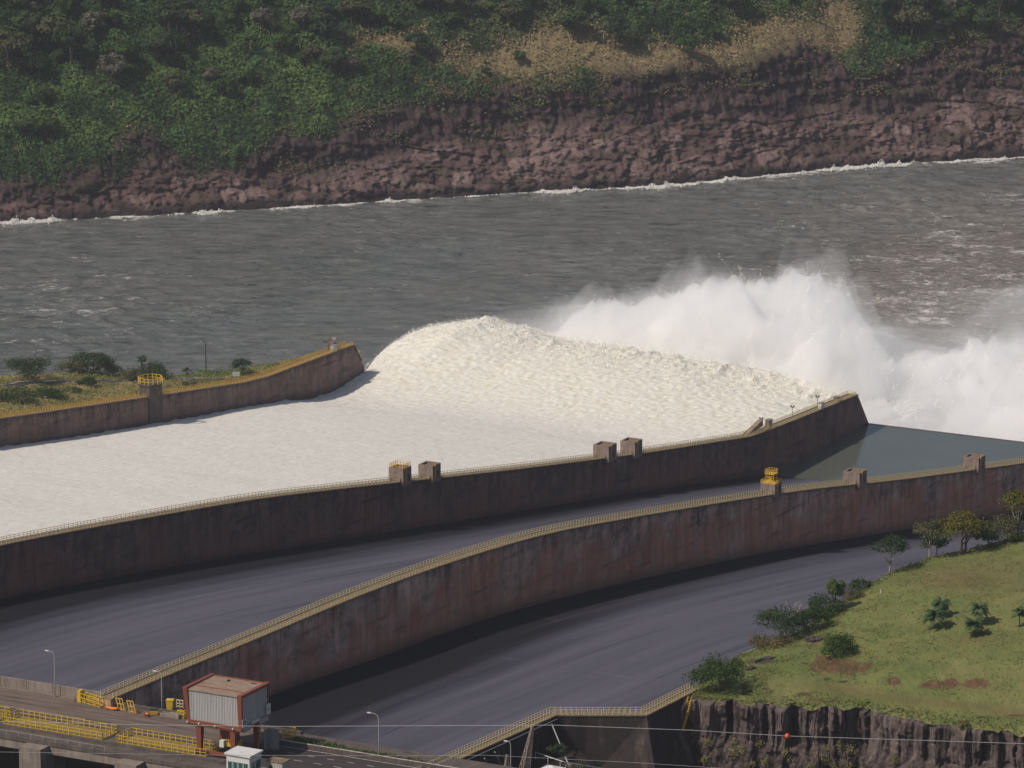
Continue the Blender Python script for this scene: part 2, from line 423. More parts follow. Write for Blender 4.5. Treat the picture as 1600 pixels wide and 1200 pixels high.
def shore_y(x):
    return np.interp(x, [-900, -214, -124, -71, 0, 67, 153, 228, 900], [1900, 2099, 2123, 2140, 2163, 2180, 2225, 2247, 2420])
def make_river():
    nx, ny = 620, 470
    xs = np.linspace(-320, 360, nx); ys = np.linspace(1600, 2300, ny)
    X, Y = np.meshgrid(xs, ys)
    U, V = projn(X, Y, 0.0)
    wx = X + 6 * fbm(X * .02, Y * .02, 2); wy = Y + 6 * fbm(X * .02 + 9, Y * .02, 2)
    amp = .5 + .5 * sstep(-.3, .5, fbm(X * .011 + 3, Y * .011, 3))
    amp = amp * (.65 + .6 * sstep(1000, 1500, U))
    Z = 1.9 * amp * (.55 * fbm(wx * .085, wy * .16, 3) + .35 * (1 - billow(wx * .16, wy * .34, 3)) - .2)
    sw = np.exp(-(((U - 130) / 190) ** 2 + ((V - 490) / 80) ** 2)); rr_ = np.hypot(X + 92, (Y - 1975) * .8) + 5 * fbm(X * .03, Y * .03, 3)
    Z = Z + sw * .8 * (np.sin(rr_ * .55) * .5 + .5) * sstep(-.3, .3, fbm(X * .05, Y * .05 + 3, 2))
    big = fbm(X * .012, Y * .02 + 5, 4)
    right = sstep(950, 1550, U) * sstep(250, 330, V)
    nearspray = np.exp(-(((U - 1480) / 260) ** 2 + ((V - 470) / 110) ** 2))
    swirl = np.exp(-(((U - 170) / 150) ** 2 + ((V - 450) / 70) ** 2)) + .8 * np.exp(-(((U - 60) / 130) ** 2 + ((V - 500) / 60) ** 2))
    dsh = shore_y(X) - Y
    shore = np.exp(-np.maximum(dsh, 0) / 7.0) * (.18 + .82 * sstep(.0, .35, fbm(X * .028 + 4, Y * 0 + 1, 3) + .22 * sstep(700, 1300, U)))
    patch = sstep(.05, .5, fbm(X * .03 + 21, Y * .06, 4))
    foam = .22 + .19 * patch + .14 * right + .22 * nearspray + .17 * swirl + .9 * shore
    aer = np.clip(.10 + .42 * right + .9 * nearspray + .2 * big, 0, 1)
    me = gridmesh('water', X, Y, Z, True, None, {'foam': foam, 'aer': aer})
    n = NT('river_water'); v = n.obj()
    foam = n.attr('foam').outputs['Fac']; aer = n.attr('aer').outputs['Fac']
    nz = n.noise(n.mapped(v, (.20, .42, 1)), 1.0, 8, .72, .9)
    th = n.math('ADD', nz, n.math('MULTIPLY', n.math('SUBTRACT', foam, .45), .42))
    ff = n.math('MULTIPLY', n.ramp(th, [(.585, 0.0), (.71, 1.0)]), .85)
    nz2 = n.noise(n.mapped(v, (.05, .12, 1)), 1.0, 6, .65, .6)
    chop = n.noise(n.mapped(v, (.085, .30, 1)), 1.0, 8, .74, 1.1)
    soft = n.math('MULTIPLY', n.ramp(n.math('ADD', nz2, n.math('MULTIPLY', foam, .2)), [(.45, 0.0), (.75, 1.0)]), .22)
    base = n.mix(aer, n.ramp(nz2, [(.3, (.085, .095, .093)), (.7, (.140, .152, .148))]), (.20, .175, .15))
    base = n.mix(n.ramp(chop, [(.36, .85), (.50, 0.0)]), base, (.020, .025, .024))
    base = n.mix(n.ramp(chop, [(.52, 0.0), (.70, .45)]), base, (.22, .23, .225))
    base = n.mix(soft, base, (.30, .29, .27))
    base = n.mix(ff, base, (.66, .64, .60))
    hb = n.noise(n.mapped(v, (.35, .8, 1)), 1.0, 5, .62, .5)
    n.pbr(base, n.mix(ff, (.16,) * 3, (.8,) * 3), n.mix(ff, (.45,) * 3, (.1,) * 3), normal=n.bump(hb, .8, .8))
    link('water', me, n.m)['kind'] = 'structure'
make_river()

# ------------------------------------------------------------------ far bank
BA = np.array([.948, .318]); BA /= np.linalg.norm(BA); BN = np.array([-BA[1], BA[0]])
def cliff_b(H): return 6 + np.maximum(H - 5, 0) * .80
def bank_h(b, H):
    """height of the undisturbed slope b metres inland where the cliff is H high"""
    b1 = cliff_b(H)
    mid = 5 + (H - 5) * .45; bm = 6 + (b1 - 6) * .62
    h = np.where(b < 6, b * 5 / 6, np.where(b < bm, 5 + (b - 6) / np.maximum(bm - 6, .1) * (mid - 5), mid + (b - bm) / np.maximum(b1 - bm, .1) * (H - mid)))
    return np.where(b > b1, H + (b - b1) * .74, h)
def _cliff_top():
    out = []
    for u, v in [(-300, 290), (0, 282), (120, 268), (200, 240), (255, 200), (300, 240), (420, 240), (520, 205), (600, 185), (700, 152), (800, 140), (950, 128), (1080, 108), (1200, 100), (1300, 72), (1340, 74), (1365, 118), (1470, 105), (1500, 66), (1600, 50), (1900, 30)]:
        H = 30.0
        for _ in range(12):
            r = ray(u, v)
            dsh = 2160.0
            for _ in range(6): dsh = float(shore_y(r[0] / r[1] * dsh))
            d = dsh + cliff_b(H) / BN[1]
            H = CAM_Z + r[2] / r[1] * d
        out.append((r[0] / r[1] * d, max(H, 8)))
    return out
CT = _cliff_top()
def bank_xyz(X0, b):
    """X0: x of the shoreline point; b metres inland"""
    Hc = np.interp(X0, [c[0] for c in CT], [c[1] for c in CT])
    return X0 + BN[0] * b, shore_y(X0) + BN[1] * b, bank_h(b, Hc), Hc
def veg_masks(U, V):
    """dry grass / bright green patches as they lie on the slope"""
    def el(cu, cv, ru, rv): return np.exp(-(((U - cu) / ru) ** 2 + ((V - cv) / rv) ** 2))
    dry = el(790, 95, 110, 28) + el(1230, 50, 75, 30) + el(1310, 30, 35, 45) + el(890, 60, 70, 22) + el(1100, 85, 120, 22) + el(610, 60, 60, 18) + el(980, 100, 80, 20)
    lush = el(100, 180, 150, 60) + el(330, 120, 160, 70) + el(560, 110, 80, 50) + el(420, 70, 60, 40)
    return np.clip(dry, 0, 1), np.clip(lush, 0, 1)
def bank_disp(X0, B, X, Y, H, wgt):
    o = 3.0 * fbm(X0 * .03, B * .03, 4) * wgt
    return X - BN[0] * o, Y - BN[1] * o, H + wgt * 2.5 * fbm(X0 * .035 + 3, B * .035, 4)
def make_bank():
    nx, nb = 900, 250
    x0 = np.linspace(-300, 360, nx)
    bb = np.concatenate([np.linspace(-4, 8, 26)[:-1], np.linspace(8, 62, 150)[:-1], np.linspace(62, 230, nb - 174)])
    X0, B = np.meshgrid(x0, bb)
    X, Y, H, Hc = bank_xyz(X0, B)
    U, V = projn(X, Y, H)
    rock = 1 - sstep(-2.5, 2.5, H - Hc + 6 * fbm(X0 * .06, H * .09, 4))
    wxx = X0 + 7 * fbm(X0 * .05, H * .07, 3); whh = H + 4 * fbm(X0 * .05 + 9, H * .07, 3)
    d1, i1 = cell(wxx * .075, whh * .21)
    d2, i2 = cell(wxx * .24 + 3 + 1.5 * i1, whh * .60 + 5)
    low = 1 - sstep(.36, .62, H / np.maximum(Hc, 1) + .25 * fbm(X0 * .02, H * .02 + 2, 3))
    bould = low * (np.sqrt(d1) * 1.6 * (.2 + i1) + np.sqrt(d2) * 1.0 * (.2 + i2) + 3.2 * fbm(X0 * .045, H * .07, 5) + 1.7 * fbm(X0 * .28, H * .36, 6, 2.1, .62))
    colx = X0 * .26 + 1.2 * fbm(X0 * .12, H * .05, 3)
    colid = np.floor(colx); cf = colx - colid
    colm = (1 - low) * (.5 * hash1(colid) + .2 * np.minimum(cf, 1 - cf) + 4.6 * fbm(X0 * .035 + 8, H * .06, 6, 2.1, .55) + 1.9 * fbm(X0 * .30, H * .20, 6, 2.1, .62))
    tz = H / 8.5 + .9 * fbm(X0 * .012 + 4, H * .03, 3); strat = 1.5 * ((1 - (tz - np.floor(tz))) - .5) * sstep(-.35, .25, fbm(X0 * .02 + 14, H * .05, 3))
    out = rock * (bould + colm + strat) + (1 - rock) * 3.0 * fbm(X0 * .03, B * .03, 4)
    out = out * sstep(-3, 5, B)
    X = X - BN[0] * out; Y = Y - BN[1] * out
    H = H + (rock * low * (.8 * np.sqrt(d1) + .5 * fbm(X0 * .3, H * .3, 3)) + (1 - rock) * 2.5 * fbm(X0 * .035 + 3, B * .035, 4)) * sstep(-3, 5, B)
    H = np.where(B < 0, np.minimum(H, B * 1.0), H)
    dry, lush = veg_masks(U, V)
    crack = rock * np.clip(1 - np.minimum(np.sqrt(d1) + .1, np.sqrt(d2) + .25 + (1 - low)) * 3.2 - .5 * (i1 > .6), 0, 1)
    me = gridmesh('hills', X, Y, H, False, None, {'rock': rock, 'low': low, 'dry': dry, 'lush': lush, 'crack': crack, 'hh': H, 'bid': i1})
    n = NT('far_bank'); v = n.obj()
    rk = n.attr('rock').outputs['Fac']; lw = n.attr('low').outputs['Fac']; cr = n.attr('crack').outputs['Fac']; hh = n.attr('hh').outputs['Fac']; bi = n.attr('bid').outputs['Fac']
    mo = n.noise(v, .16, 7, .7)
    fine = n.noise(v, .9, 6, .7)
    clow = n.ramp(n.math('ADD', n.math('MULTIPLY', mo, .7), n.math('MULTIPLY', bi, .3)), [(.3, (.070, .044, .043)), (.5, (.158, .102, .094)), (.7, (.27, .19, .172))])
    chig = n.ramp(n.noise(n.mapped(v, (.5, .5, .07)), 1.0, 6, .7), [(.34, (.024, .018, .023)), (.52, (.072, .045, .048)), (.72, (.165, .108, .098))])
    c = n.mix(lw, chig, clow)
    c = n.mix(n.math('MULTIPLY', n.ramp(fine, [(.35, 1.0), (.55, 0.0)]), .5), c, (.03, .022, .024))
    c = n.mix(n.math('MULTIPLY', cr, .6), c, (.025, .018, .02))
    moss = n.noise(n.mapped(v, (.07, .07, .16)), 1.0, 6, .72)
    c = n.mix(n.math('MULTIPLY', n.ramp(moss, [(.53, 0.0), (.63, 1.0)]), .6), c, (.062, .062, .032))
    dark_band = n.ramp(n.math('ADD', hh, n.math('MULTIPLY', n.noise(v, .12, 5, .6), 7.0)), [(0, 1.0), (.6, 1.0), (1.0, 0.0)])  # wet rock just above the waterline
    wm = n.n('ShaderNodeMapRange'); n.set(wm.inputs[0], n.math('ADD', hh, n.math('MULTIPLY', n.noise(v, .12, 5, .6), 8.0))); wm.inputs[1].default_value = 5.5; wm.inputs[2].default_value = 8.5; wm.inputs[3].default_value = 1; wm.inputs[4].default_value = 0
    c = n.mix(n.math('MULTIPLY', wm.outputs[0], .85), c, (.022, .017, .020))
    soil = n.ramp(n.noise(v, .12, 6, .65), [(.3, (.022, .034, .015)), (.6, (.045, .06, .022)), (.8, (.085, .08, .038))])
    soil = n.mix(n.math('MULTIPLY', n.attr('dry').outputs['Fac'], .9), soil, n.ramp(n.noise(v, .35, 5, .6), [(.3, (.19, .145, .078)), (.7, (.30, .23, .125))]))
    c = n.mix(rk, soil, c)
    n.pbr(c, .95, .1, normal=n.bump(fine, .9, 1.0))
    link('hills', me, n.m)['kind'] = 'structure'
make_bank()

# ------------------------------------------------------------------ foliage helpers
def _leafmat():
    n = NT('foliage')
    col = n.attr('Col').outputs['Color']
    d = n.n('ShaderNodeBsdfDiffuse', Color=col); t = n.n('ShaderNodeBsdfTranslucent', Color=n.mix(.5, col, (.10, .14, .02)))
    mx = n.n('ShaderNodeMixShader'); mx.inputs[0].default_value = .3
    n.t.links.new(d.outputs[0], mx.inputs[1]); n.t.links.new(t.outputs[0], mx.inputs[2]); n.t.links.new(mx.outputs[0], n.out.inputs[0])
    return n.m
M['leaf'] = _leafmat()
M['bark'] = m_conc('bark', (.07, .055, .042), (.13, .105, .085), 1.5, False)
M['palebark'] = m_conc('pale_bark', (.26, .23, .20), (.42, .38, .33), 1.5, False)
def leaves(C, N, S, rng, asp=.6):
    """one pointed four-sided leaf clump at each centre, facing roughly along N"""
    k = len(C)
    N = N + rng.normal(0, .55, (k, 3)); N /= np.linalg.norm(N, axis=1)[:, None] + 1e-9
    r = rng.normal(0, 1, (k, 3)); a = np.cross(N, r); a /= np.linalg.norm(a, axis=1)[:, None] + 1e-9
    b = np.cross(N, a); S = np.asarray(S)[:, None]
    V = np.stack([C - a * S, C - b * S * asp, C + a * S, C + b * S * asp], 1).reshape(-1, 3)
    Q = np.arange(4 * k).reshape(-1, 4)
    return V, Q
def crown_mesh(name, seed, rx, rz, nclump, nleaf, size, cols, flat=.6, cz=0.0, shell=.45, droop=0.0, open_=0.0):
    rng = np.random.RandomState(seed)
    d = rng.normal(0, 1, (nclump, 3)); d /= np.linalg.norm(d, axis=1)[:, None]
    d[:, 2] = np.where(d[:, 2] < -.35, -d[:, 2] * .6, d[:, 2])
    rr = shell + (1 - shell) * rng.rand(nclump) ** .6
    CC = d * rr[:, None] * np.array([rx, rx, rz]) * .78
    cr = (.26 + .2 * rng.rand(nclump)) * rx * (1 - open_ * .45)
    allC = []; allN = []; tint = []
    for i in range(nclump):
        q = rng.normal(0, 1, (nleaf, 3)); q /= np.linalg.norm(q, axis=1)[:, None]
        rad = cr[i] * (.55 + .5 * rng.rand(nleaf))
        P = CC[i] + q * rad[:, None] * np.array([1, 1, flat])
        P[:, 2] -= droop * (rad / cr[i]) * cr[i] * np.hypot(q[:, 0], q[:, 1])
        allC.append(P); allN.append(q * .8 + d[i] * .4 + np.array([0, 0, .35])); tint.append(np.full(nleaf, rng.rand()))
    C = np.concatenate(allC); C[:, 2] += cz; N_ = np.concatenate(allN); tint = np.concatenate(tint)
    V, Q = leaves(C, N_, size * (.6 + .8 * rng.rand(len(C))), rng)
    cols = np.array(cols)
    f = np.clip(tint * .75 + .35 * rng.rand(len(C)) - .05, 0, .999) * (len(cols) - 1)
    i0 = f.astype(int); fr = (f - i0)[:, None]
    c = cols[i0] * (1 - fr) + cols[np.minimum(i0 + 1, len(cols) - 1)] * fr
    return npmesh(name, V, Q, False, np.repeat(c, 4, 0)), CC + np.array([0, 0, cz])
def trunk_mesh(seed, h, r, tips, bend=.1, multi=1):
    rng = np.random.RandomState(seed); mb = MB()
    for k in range(multi):
        bx, by = rng.normal(0, bend * h, 2)
        o = rng.normal(0, r * (2.5 if multi > 1 else 0), 2)
        pts = [(o[0] + bx * (f ** 2), o[1] + by * (f ** 2), -.6 + (h + .6) * f) for f in np.linspace(0, 1, 5)]
        mb.tube(pts, [r * 1.25, r * 1.0, r * .85, r * .7, r * .55], 6)
        for tp in tips[k::multi]:
            a = Vector(pts[rng.randint(2, 5)]); b = Vector(tp)
            mdl = (a + b) / 2 + Vector((0, 0, -.08 * (b - a).length)) + Vector(rng.normal(0, .06 * (b - a).length, 3))
            mb.tube([a, mdl, b], [r * .5, r * .33, r * .12], 5)
    return mb.mesh('trunk', True)
GREENS = {
    'dark': [(.026, .046, .026), (.052, .082, .040), (.088, .122, .055)],
    'mid': [(.028, .055, .018), (.050, .092, .028), (.085, .13, .04)],
    'bright': [(.035, .075, .016), (.06, .115, .024), (.10, .15, .04)],
    'olive': [(.056, .064, .034), (.105, .11, .054), (.155, .15, .075)],
    'grey': [(.095, .093, .07), (.155, .148, .112), (.22, .205, .155)],
    'autumn': [(.055, .065, .016), (.12, .115, .026), (.17, .14, .035), (.12, .15, .035)],
    'palm': [(.055, .10, .05), (.09, .14, .065), (.13, .18, .085)],
    'tan': [(.10, .075, .035), (.17, .125, .055), (.24, .185, .085)],
}
class TreeKind:
    def __init__(s, seed, h, rx, rz, kind, nclump, nleaf, size, bark='bark', **kw):
        if seed >= 400: rx *= 1.3; rz *= 1.25; nclump = int(nclump * 1.5); h *= .94
        if seed >= 500: rx *= 1.15; rz *= 1.2; h *= 1.1
        multi = kw.pop('multi', 1); rt = kw.pop('rt', None); nt_ = kw.pop('tips', 7)
        s.crown, tips = crown_mesh('crown', seed, rx, rz, nclump, nleaf, size, GREENS[kind], cz=h - rz * .8, **kw)
        s.crown.materials.append(M['leaf'])
        s.trunk = trunk_mesh(seed + 1, max(h - rz * 1.1, h * .35), rt or max(.12, h * .022), list(tips[:nt_]), .06, multi)
        s.trunk.materials.append(M[bark])
def put_tree(kind, loc, name, label, cat='tree', group=None, sc=1.0, rz=0.0, tilt=(0, 0)):
    o = empty(name, loc, label, cat, group, rz); o.scale = (sc, sc, sc) if not hasattr(sc, '__len__') else sc
    o.rotation_euler = (tilt[0], tilt[1], rz)
    for nm, me in (('trunk', kind.trunk), ('crown', kind.crown)):
        c = bpy.data.objects.new(nm, me); COL.objects.link(c); c.parent = o
    return o

# ------------------------------------------------------------------ far bank vegetation
def bank_at(u, v):
    """point of the far slope seen at a pixel"""
    r = ray(u, v); dx = r[0] / r[1]
    best = None
    b = np.linspace(0, 200, 1200)
    lo = float(shore_y(dx * 2160)); d = lo
    x0 = dx * lo - BN[0] * b * 0
    # march along the sight line
    ds = np.linspace(2050, 2500, 2200)
    x = dx * ds; z = CAM_Z + r[2] / r[1] * ds
    bb = (ds - shore_y(x)) * BN[1]; X0 = x - BN[0] * bb
    bb = (ds - shore_y(X0)) / BN[1]
    hh = bank_xyz(X0, bb)[2]
    k = np.argmax((hh > z) & (bb > 0))
    q = bank_disp(X0[k:k + 1], bb[k:k + 1], x[k:k + 1], ds[k:k + 1], z[k:k + 1], 1.0)
    return float(q[0][0]), float(q[1][0]), float(q[2][0])
def make_undergrowth():
    rng = np.random.RandomState(5)
    k = 440000
    X0 = rng.uniform(-290, 350, k); B = rng.uniform(4, 190, k)
    X, Y, H, Hc = bank_xyz(X0, B)
    U, V = projn(X, Y, H)
    ok = (V > -230) & (U > -260) & (U < 1860)
    above = H - Hc + 5 * fbm(X0 * .06, H * .09, 4)
    pr = sstep(-3, 3, above)
    ledge = sstep(.12, .42, fbm(X0 * .05 + 2, H * .16, 4)) * sstep(.40, .85, H / Hc) * .8      # tufts on the rock ledges
    left = (1 - sstep(300, 650, U)) * sstep(.35, .6, H / Hc) * .5 * sstep(.0, .3, fbm(X0 * .04, H * .06, 3))
    p = np.maximum(pr, np.maximum(ledge, left))
    ok &= rng.rand(k) < p * (1 - .72 * sstep(.35, .8, veg_masks(U, V)[0]))
    X, Y, H, U, V, X0, B, above = (q[ok] for q in (X, Y, H, U, V, X0, B, above))
    k = len(X)
    X, Y, H = bank_disp(X0, B, X, Y, H, sstep(-2.5, 2.5, above))
    dry, lush = veg_masks(U, V)
    clump = fbm(X0 * .11, B * .13, 4)
    H = H + np.clip(clump * 3.5 + .8, -.5, 4.0) * rng.rand(k) ** .5 * np.where(dry > .5, .35, 1.0) * sstep(-2, 5, above) + .3
    tuft = above < 2
    H = H + np.where(tuft, .4, 0)
    Y = Y - 1.5
    g1 = np.array([.022, .042, .024]); g2 = np.array([.085, .155, .056]); g3 = np.array([.18, .29, .075]); tn = np.array([.38, .29, .16]); ol = np.array([.165, .168, .088])
    f = np.clip(.4 + .9 * clump + rng.normal(0, .18, k), 0, 1)[:, None]
    c = g1 * (1 - f) + g2 * f
    vr = fbm(X0 * .018 + 70, B * .022, 3)[:, None]
    c = c * (1 + .55 * np.clip(vr, -.6, .9)) * np.where(vr > .15, np.array([1.12, 1.0, .9]), np.array([.95, 1.0, 1.08]))
    lf = np.clip(lush * (.35 + .6 * fbm(X0 * .06, B * .06, 3)) + rng.normal(0, .1, k), 0, 1)[:, None]
    c = c * (1 - lf) + g3 * lf
    olm = np.clip(sstep(.0, .5, fbm(X0 * .02 + 40, B * .03, 3)) * .8 + rng.normal(0, .15, k), 0, 1)[:, None] * sstep(500, 900, U)[:, None]
    c = c * (1 - olm) + ol * olm
    dm = np.clip(dry * 1.35 + .5 * fbm(X0 * .08, B * .09, 3) - .22 + np.where(tuft, .75, 0) * (.25 + .75 * sstep(150, 600, U)), 0, 1)
    dm = np.where(rng.rand(k) < dm, 1.0, dm * .4)[:, None]
    c = c * (1 - dm) + (tn * np.where(tuft, .62, .92)[:, None] * (.8 + .4 * rng.rand(k)[:, None])) * dm
    N = np.tile(np.array([.1, -.6, .75]), (k, 1))
    V_, Q = leaves(np.stack([X, Y, H], 1), N, (.36 + .62 * rng.rand(k)) * np.where(dm[:, 0] > .8, np.where(tuft, .62, .72), 1.0), rng, .7)
    o = link('undergrowth', npmesh('undergrowth', V_, Q, False, np.repeat(c, 4, 0)), M['leaf'])
    tag(o, 'dense green shrubs, creepers and dry grass covering the far river bank', 'undergrowth', kind='stuff')
make_undergrowth()

FK = [TreeKind(101, 11, 5.6, 4.4, 'dark', 16, 60, .62), TreeKind(102, 12, 6.2, 4.0, 'olive', 17, 60, .62, flat=.45),
      TreeKind(103, 9, 4.8, 4.2, 'mid', 15, 60, .58), TreeKind(104, 10, 5.2, 4.6, 'grey', 17, 60, .5),
      TreeKind(105, 13, 5.0, 5.8, 'dark', 17, 60, .6, shell=.3), TreeKind(106, 7, 4.4, 3.4, 'bright', 13, 55, .55), TreeKind(107, 8, 5.0, 3.2, 'mid', 14, 60, .55, flat=.5)]
FBARE = None
def bare_tree(name, loc, label, h, seed, mat='palebark'):
    rng = np.random.RandomState(seed); mb = MB()
    def br(p, d, l, r, lev):
        q = p + d * l; m_ = (p + q) / 2 + Vector(rng.normal(0, .05 * l, 3))
        mb.tube([p, m_, q], [r, r * .8, r * .6], 5)
        if lev > 0:
            for _ in range(2 + (lev > 1)):
                nd = (d + Vector(rng.normal(0, .55, 3))); nd.z = abs(nd.z) * .8 + .25; nd.normalize()
                br(q, nd, l * (.55 + .25 * rng.rand()), r * .55, lev - 1)
    br(Vector((0, 0, -.5)), Vector((.06, 0, 1)).normalized(), h * .42, h * .03, 3)
    o = empty(name, loc, label, 'tree'); mb.build('trunk', M[mat], o); return o
def far_trees():
    rng = np.random.RandomState(11)
    marked = [
        (15, 95, 1, 1.3, 'grey-green broad tree cut by the left edge of the forest slope'),
        (50, 55, 0, 1.25, 'dark round tree high in the upper left corner of the slope'),
        (75, 70, 1, 1.1, 'olive tree with a rounded top near the upper left corner'),
        (112, 90, 4, 1.25, 'tall dark tree standing left of the grey shrubby tree'),
        (150, 40, 3, 1.2, 'greyish domed tree behind the upper left forest'),
        (172, 122, 3, 1.15, 'pale grey-brown bushy tree alone on the green left slope'),
        (258, 45, 0, 1.3, 'dark spreading tree over the forked white trunk'),
        (300, 50, 1, 1.1, 'flat topped olive tree right of the forked white trunk'),
        (372, 18, 5, .95, 'small bright green tree at the top of the slope'),
        (410, 38, 3, .8, 'small pale flowering tree on a thin trunk'),
        (475, 35, 3, 1.15, 'grey-olive domed tree near the top centre left'),
        (508, 60, 4, 1.15, 'tall dark tree beside the light green thicket'),
        (525, 105, 0, .9, 'dark low tree above the cliff edge left of centre'),
        (612, 30, 5, .9, 'light green round tree near the top of the slope'),
        (720, 15, 4, 1.1, 'dark leafy tree at the top edge above the dry grass'),
        (705, 40, 6, .85, 'mid green low tree just above the dry grass'),
        (815, 92, 2, .62, 'lone dark round bush in the tan dry grass'),
        (762, 112, 2, .42, 'tiny green bush at the foot of the dry grass'),
        (905, 55, 0, 1.0, 'dark tree with a pale thin trunk over the dry slope'),
        (960, 62, 4, 1.05, 'dark tree standing right of the pale thin trunk'),
        (1075, 78, 2, .95, 'dark green rounded bush tree at the brink of the rock'),
        (1120, 58, 2, .6, 'small dark bush beside the tan grass'),
        (1150, 15, 0, 1.0, 'dark tree left of the tan grass gully'),
        (1372, 35, 4, 1.3, 'large dark tree right of the tan grass gully'),
        (1420, 50, 1, 1.2, 'olive tree above the right hand cliff'),
        (1445, 25, 0, 1.25, 'dark crowned tree near the upper right corner'),
        (1505, 32, 2, 1.0, 'mid green tree above the ledge at upper right'),
        (1560, 20, 4, 1.1, 'tall dark tree in the upper right corner'),
        (75, 205, 6, 1.0, 'low green thicket tree above the left cliff'),
        (40, 215, 0, .85, 'dark bush on the left cliff near the frame edge'),
        (350, 150, 2, 1.0, 'green thicket tree in the middle of the left slope'),
        (330, 122, 3, .6, 'whitish bush in the middle of the left slope'),
    ]
    for u, v, k, sc, lab in marked:
        p = bank_at(u, v + 14 * sc)
        put_tree(FK[k], (p[0], p[1], p[2] - .6), 'broadleaf_tree', lab, 'tree', None, sc * 1.25 * rng.uniform(.92, 1.08), rng.uniform(0, 6.28), (rng.normal(0, .08), rng.normal(0, .08)))
    n_ = 0
    for _ in range(2000):
        if n_ >= 150: break
        u = rng.uniform(-20, 1620); v = rng.uniform(-40, 190)
        vmax = np.interp(u, [0, 300, 600, 800, 1000, 1300, 1350, 1500, 1600], [215, 170, 120, 60, 70, 30, 75, 70, 30])
        if v > vmax: continue
        dry, lush = veg_masks(np.array(u), np.array(v))
        if dry > .25 or (lush > .5 and rng.rand() < .55): continue
        p = bank_at(u, v)
        k = rng.choice(7, p=[.22, .16, .18, .1, .12, .08, .14])
        put_tree(FK[k], (p[0], p[1], p[2] - .8), 'forest_tree', 'one of the crowded green trees of the forest on the far bank', 'tree', 'forest trees on the far bank', rng.uniform(.6, 1.25), rng.uniform(0, 6.28), (rng.normal(0, .08), rng.normal(0, .08)))
        n_ += 1
    p = bank_at(273, 80); bare_tree('bare_tree', p, 'leafless white forked tree trunk on the green left slope', 12, 3)
    p = bank_at(942, 70); bare_tree('bare_tree', p, 'thin pale bare trunk among dark trees above the dry grass', 11, 8)
    p = bank_at(541, 72); bare_tree('bare_tree', p, 'thin dark bare trunk at the edge of the light green thicket', 14, 12, 'bark')
far_trees()

# ------------------------------------------------------------------ shore surf
def make_surf():
    rng = np.random.RandomState(3); C = []; S = []
    xs = rng.uniform(-240, 260, 60000)
    U, _ = projn(xs, shore_y(xs), 0)
    dens = sstep(.02, .42, fbm(xs * .022 + 4, xs * 0 + 1, 4) + .32 * sstep(650, 1300, U) - .05) + .22 * sstep(.0, .4, fbm(xs * .09, xs * 0 + 3, 2)) + .10 * sstep(650, 1000, U)
    ok = rng.rand(len(xs)) < dens
    xs = xs[ok]; dn = dens[ok]
    off = np.abs(rng.normal(0, 1.6, len(xs))) * (.5 + dn) - .6 + 1.6 * fbm(xs * .12, xs * 0 + 6, 2)
    zz = np.abs(rng.normal(0, .42, len(xs))) * (.35 + dn) * (.4 + 1.2 * sstep(-.2, .5, fbm(xs * .2, xs * 0 + 12, 2)))
    C = np.stack([xs - 0, shore_y(xs) - 2.2 - off, .15 + zz], 1)
    V, Q = leaves(C, np.tile(np.array([-.2, -.5, .8]), (len(xs), 1)), .12 + .25 * rng.rand(len(xs)), rng, .8)
    n = NT('surf_foam'); n.pbr((.72, .70, .66), .9, .1)
    tag(link('surf', npmesh('surf', V, Q), n.m), 'white surf breaking along the foot of the far rocks', 'surf', kind='stuff')
make_surf()

# ------------------------------------------------------------------ chute floors, pool
def strip(name, t0, t1, za, zb, ss, m, nt_=24, kind='structure', dark_band=20.0):
    t = np.linspace(t0, t1, nt_ * 3); T, S_ = np.meshgrid(t, ss)
    f = (T - t0) / (t1 - t0)
    Z = za(S_) * (1 - f) + zb(S_) * f
    o = link(name, gridmesh(name, T, S_, Z, True, None, {'foot': (T - t0) / np.interp(S_, [a for a, b in dark_band], [b for a, b in dark_band])}), m, None, L(0, 0), TH)  # foot: distance from the wall over the width of the darker band
    o['kind'] = kind
    return o
SS = np.linspace(-640, 0, 161)
strip('chute_floor', 0.0, T3 - 2.8, lambda s: ip(s, Z2B) - .02, lambda s: ip(s, Z2B) + np.clip((-s - 80) / 400, 0, 1) * 4, SS, M['floor'], dark_band=[(-620, 48), (-500, 42), (-300, 27), (-100, 18)])
strip('chute_floor', T3, 250, lambda s: ip(s, Z3B) - .02, lambda s: ip(s, Z3B) - 1, np.linspace(-640, -60, 150), M['floor'], dark_band=[(-620, 52), (-520, 44), (-440, 30), (-300, 22), (-150, 18)])
def make_pool():
    xs = np.linspace(0, T3 - 2.8, 60); ss = np.linspace(-84, -.6, 60)
    T, S_ = np.meshgrid(xs, ss)
    n = NT('pool_water'); v = n.obj()
    c = n.ramp(n.noise(n.mapped(v, (.06, .04, 1)), 1.0, 5, .6), [(.3, (.088, .098, .082)), (.7, (.102, .112, .095))])
    n.pbr(c, .14, .4, normal=n.bump(n.noise(v, .9, 5), .09, .12))
    link('water', gridmesh('water', T, S_, np.full(T.shape, 25.0)), n.m, None, L(0, 0), TH)['kind'] = 'structure'
    mb = MB(); mb.box(-.2, 150, -.55, .7, 8, 25.06)
    o = mb.build('flip_lip', M['concdark'], None, L(0, 0), TH); tag(o, 'straight dark concrete lip closing the grey pool of the middle chute', 'spillway lip')
make_pool()

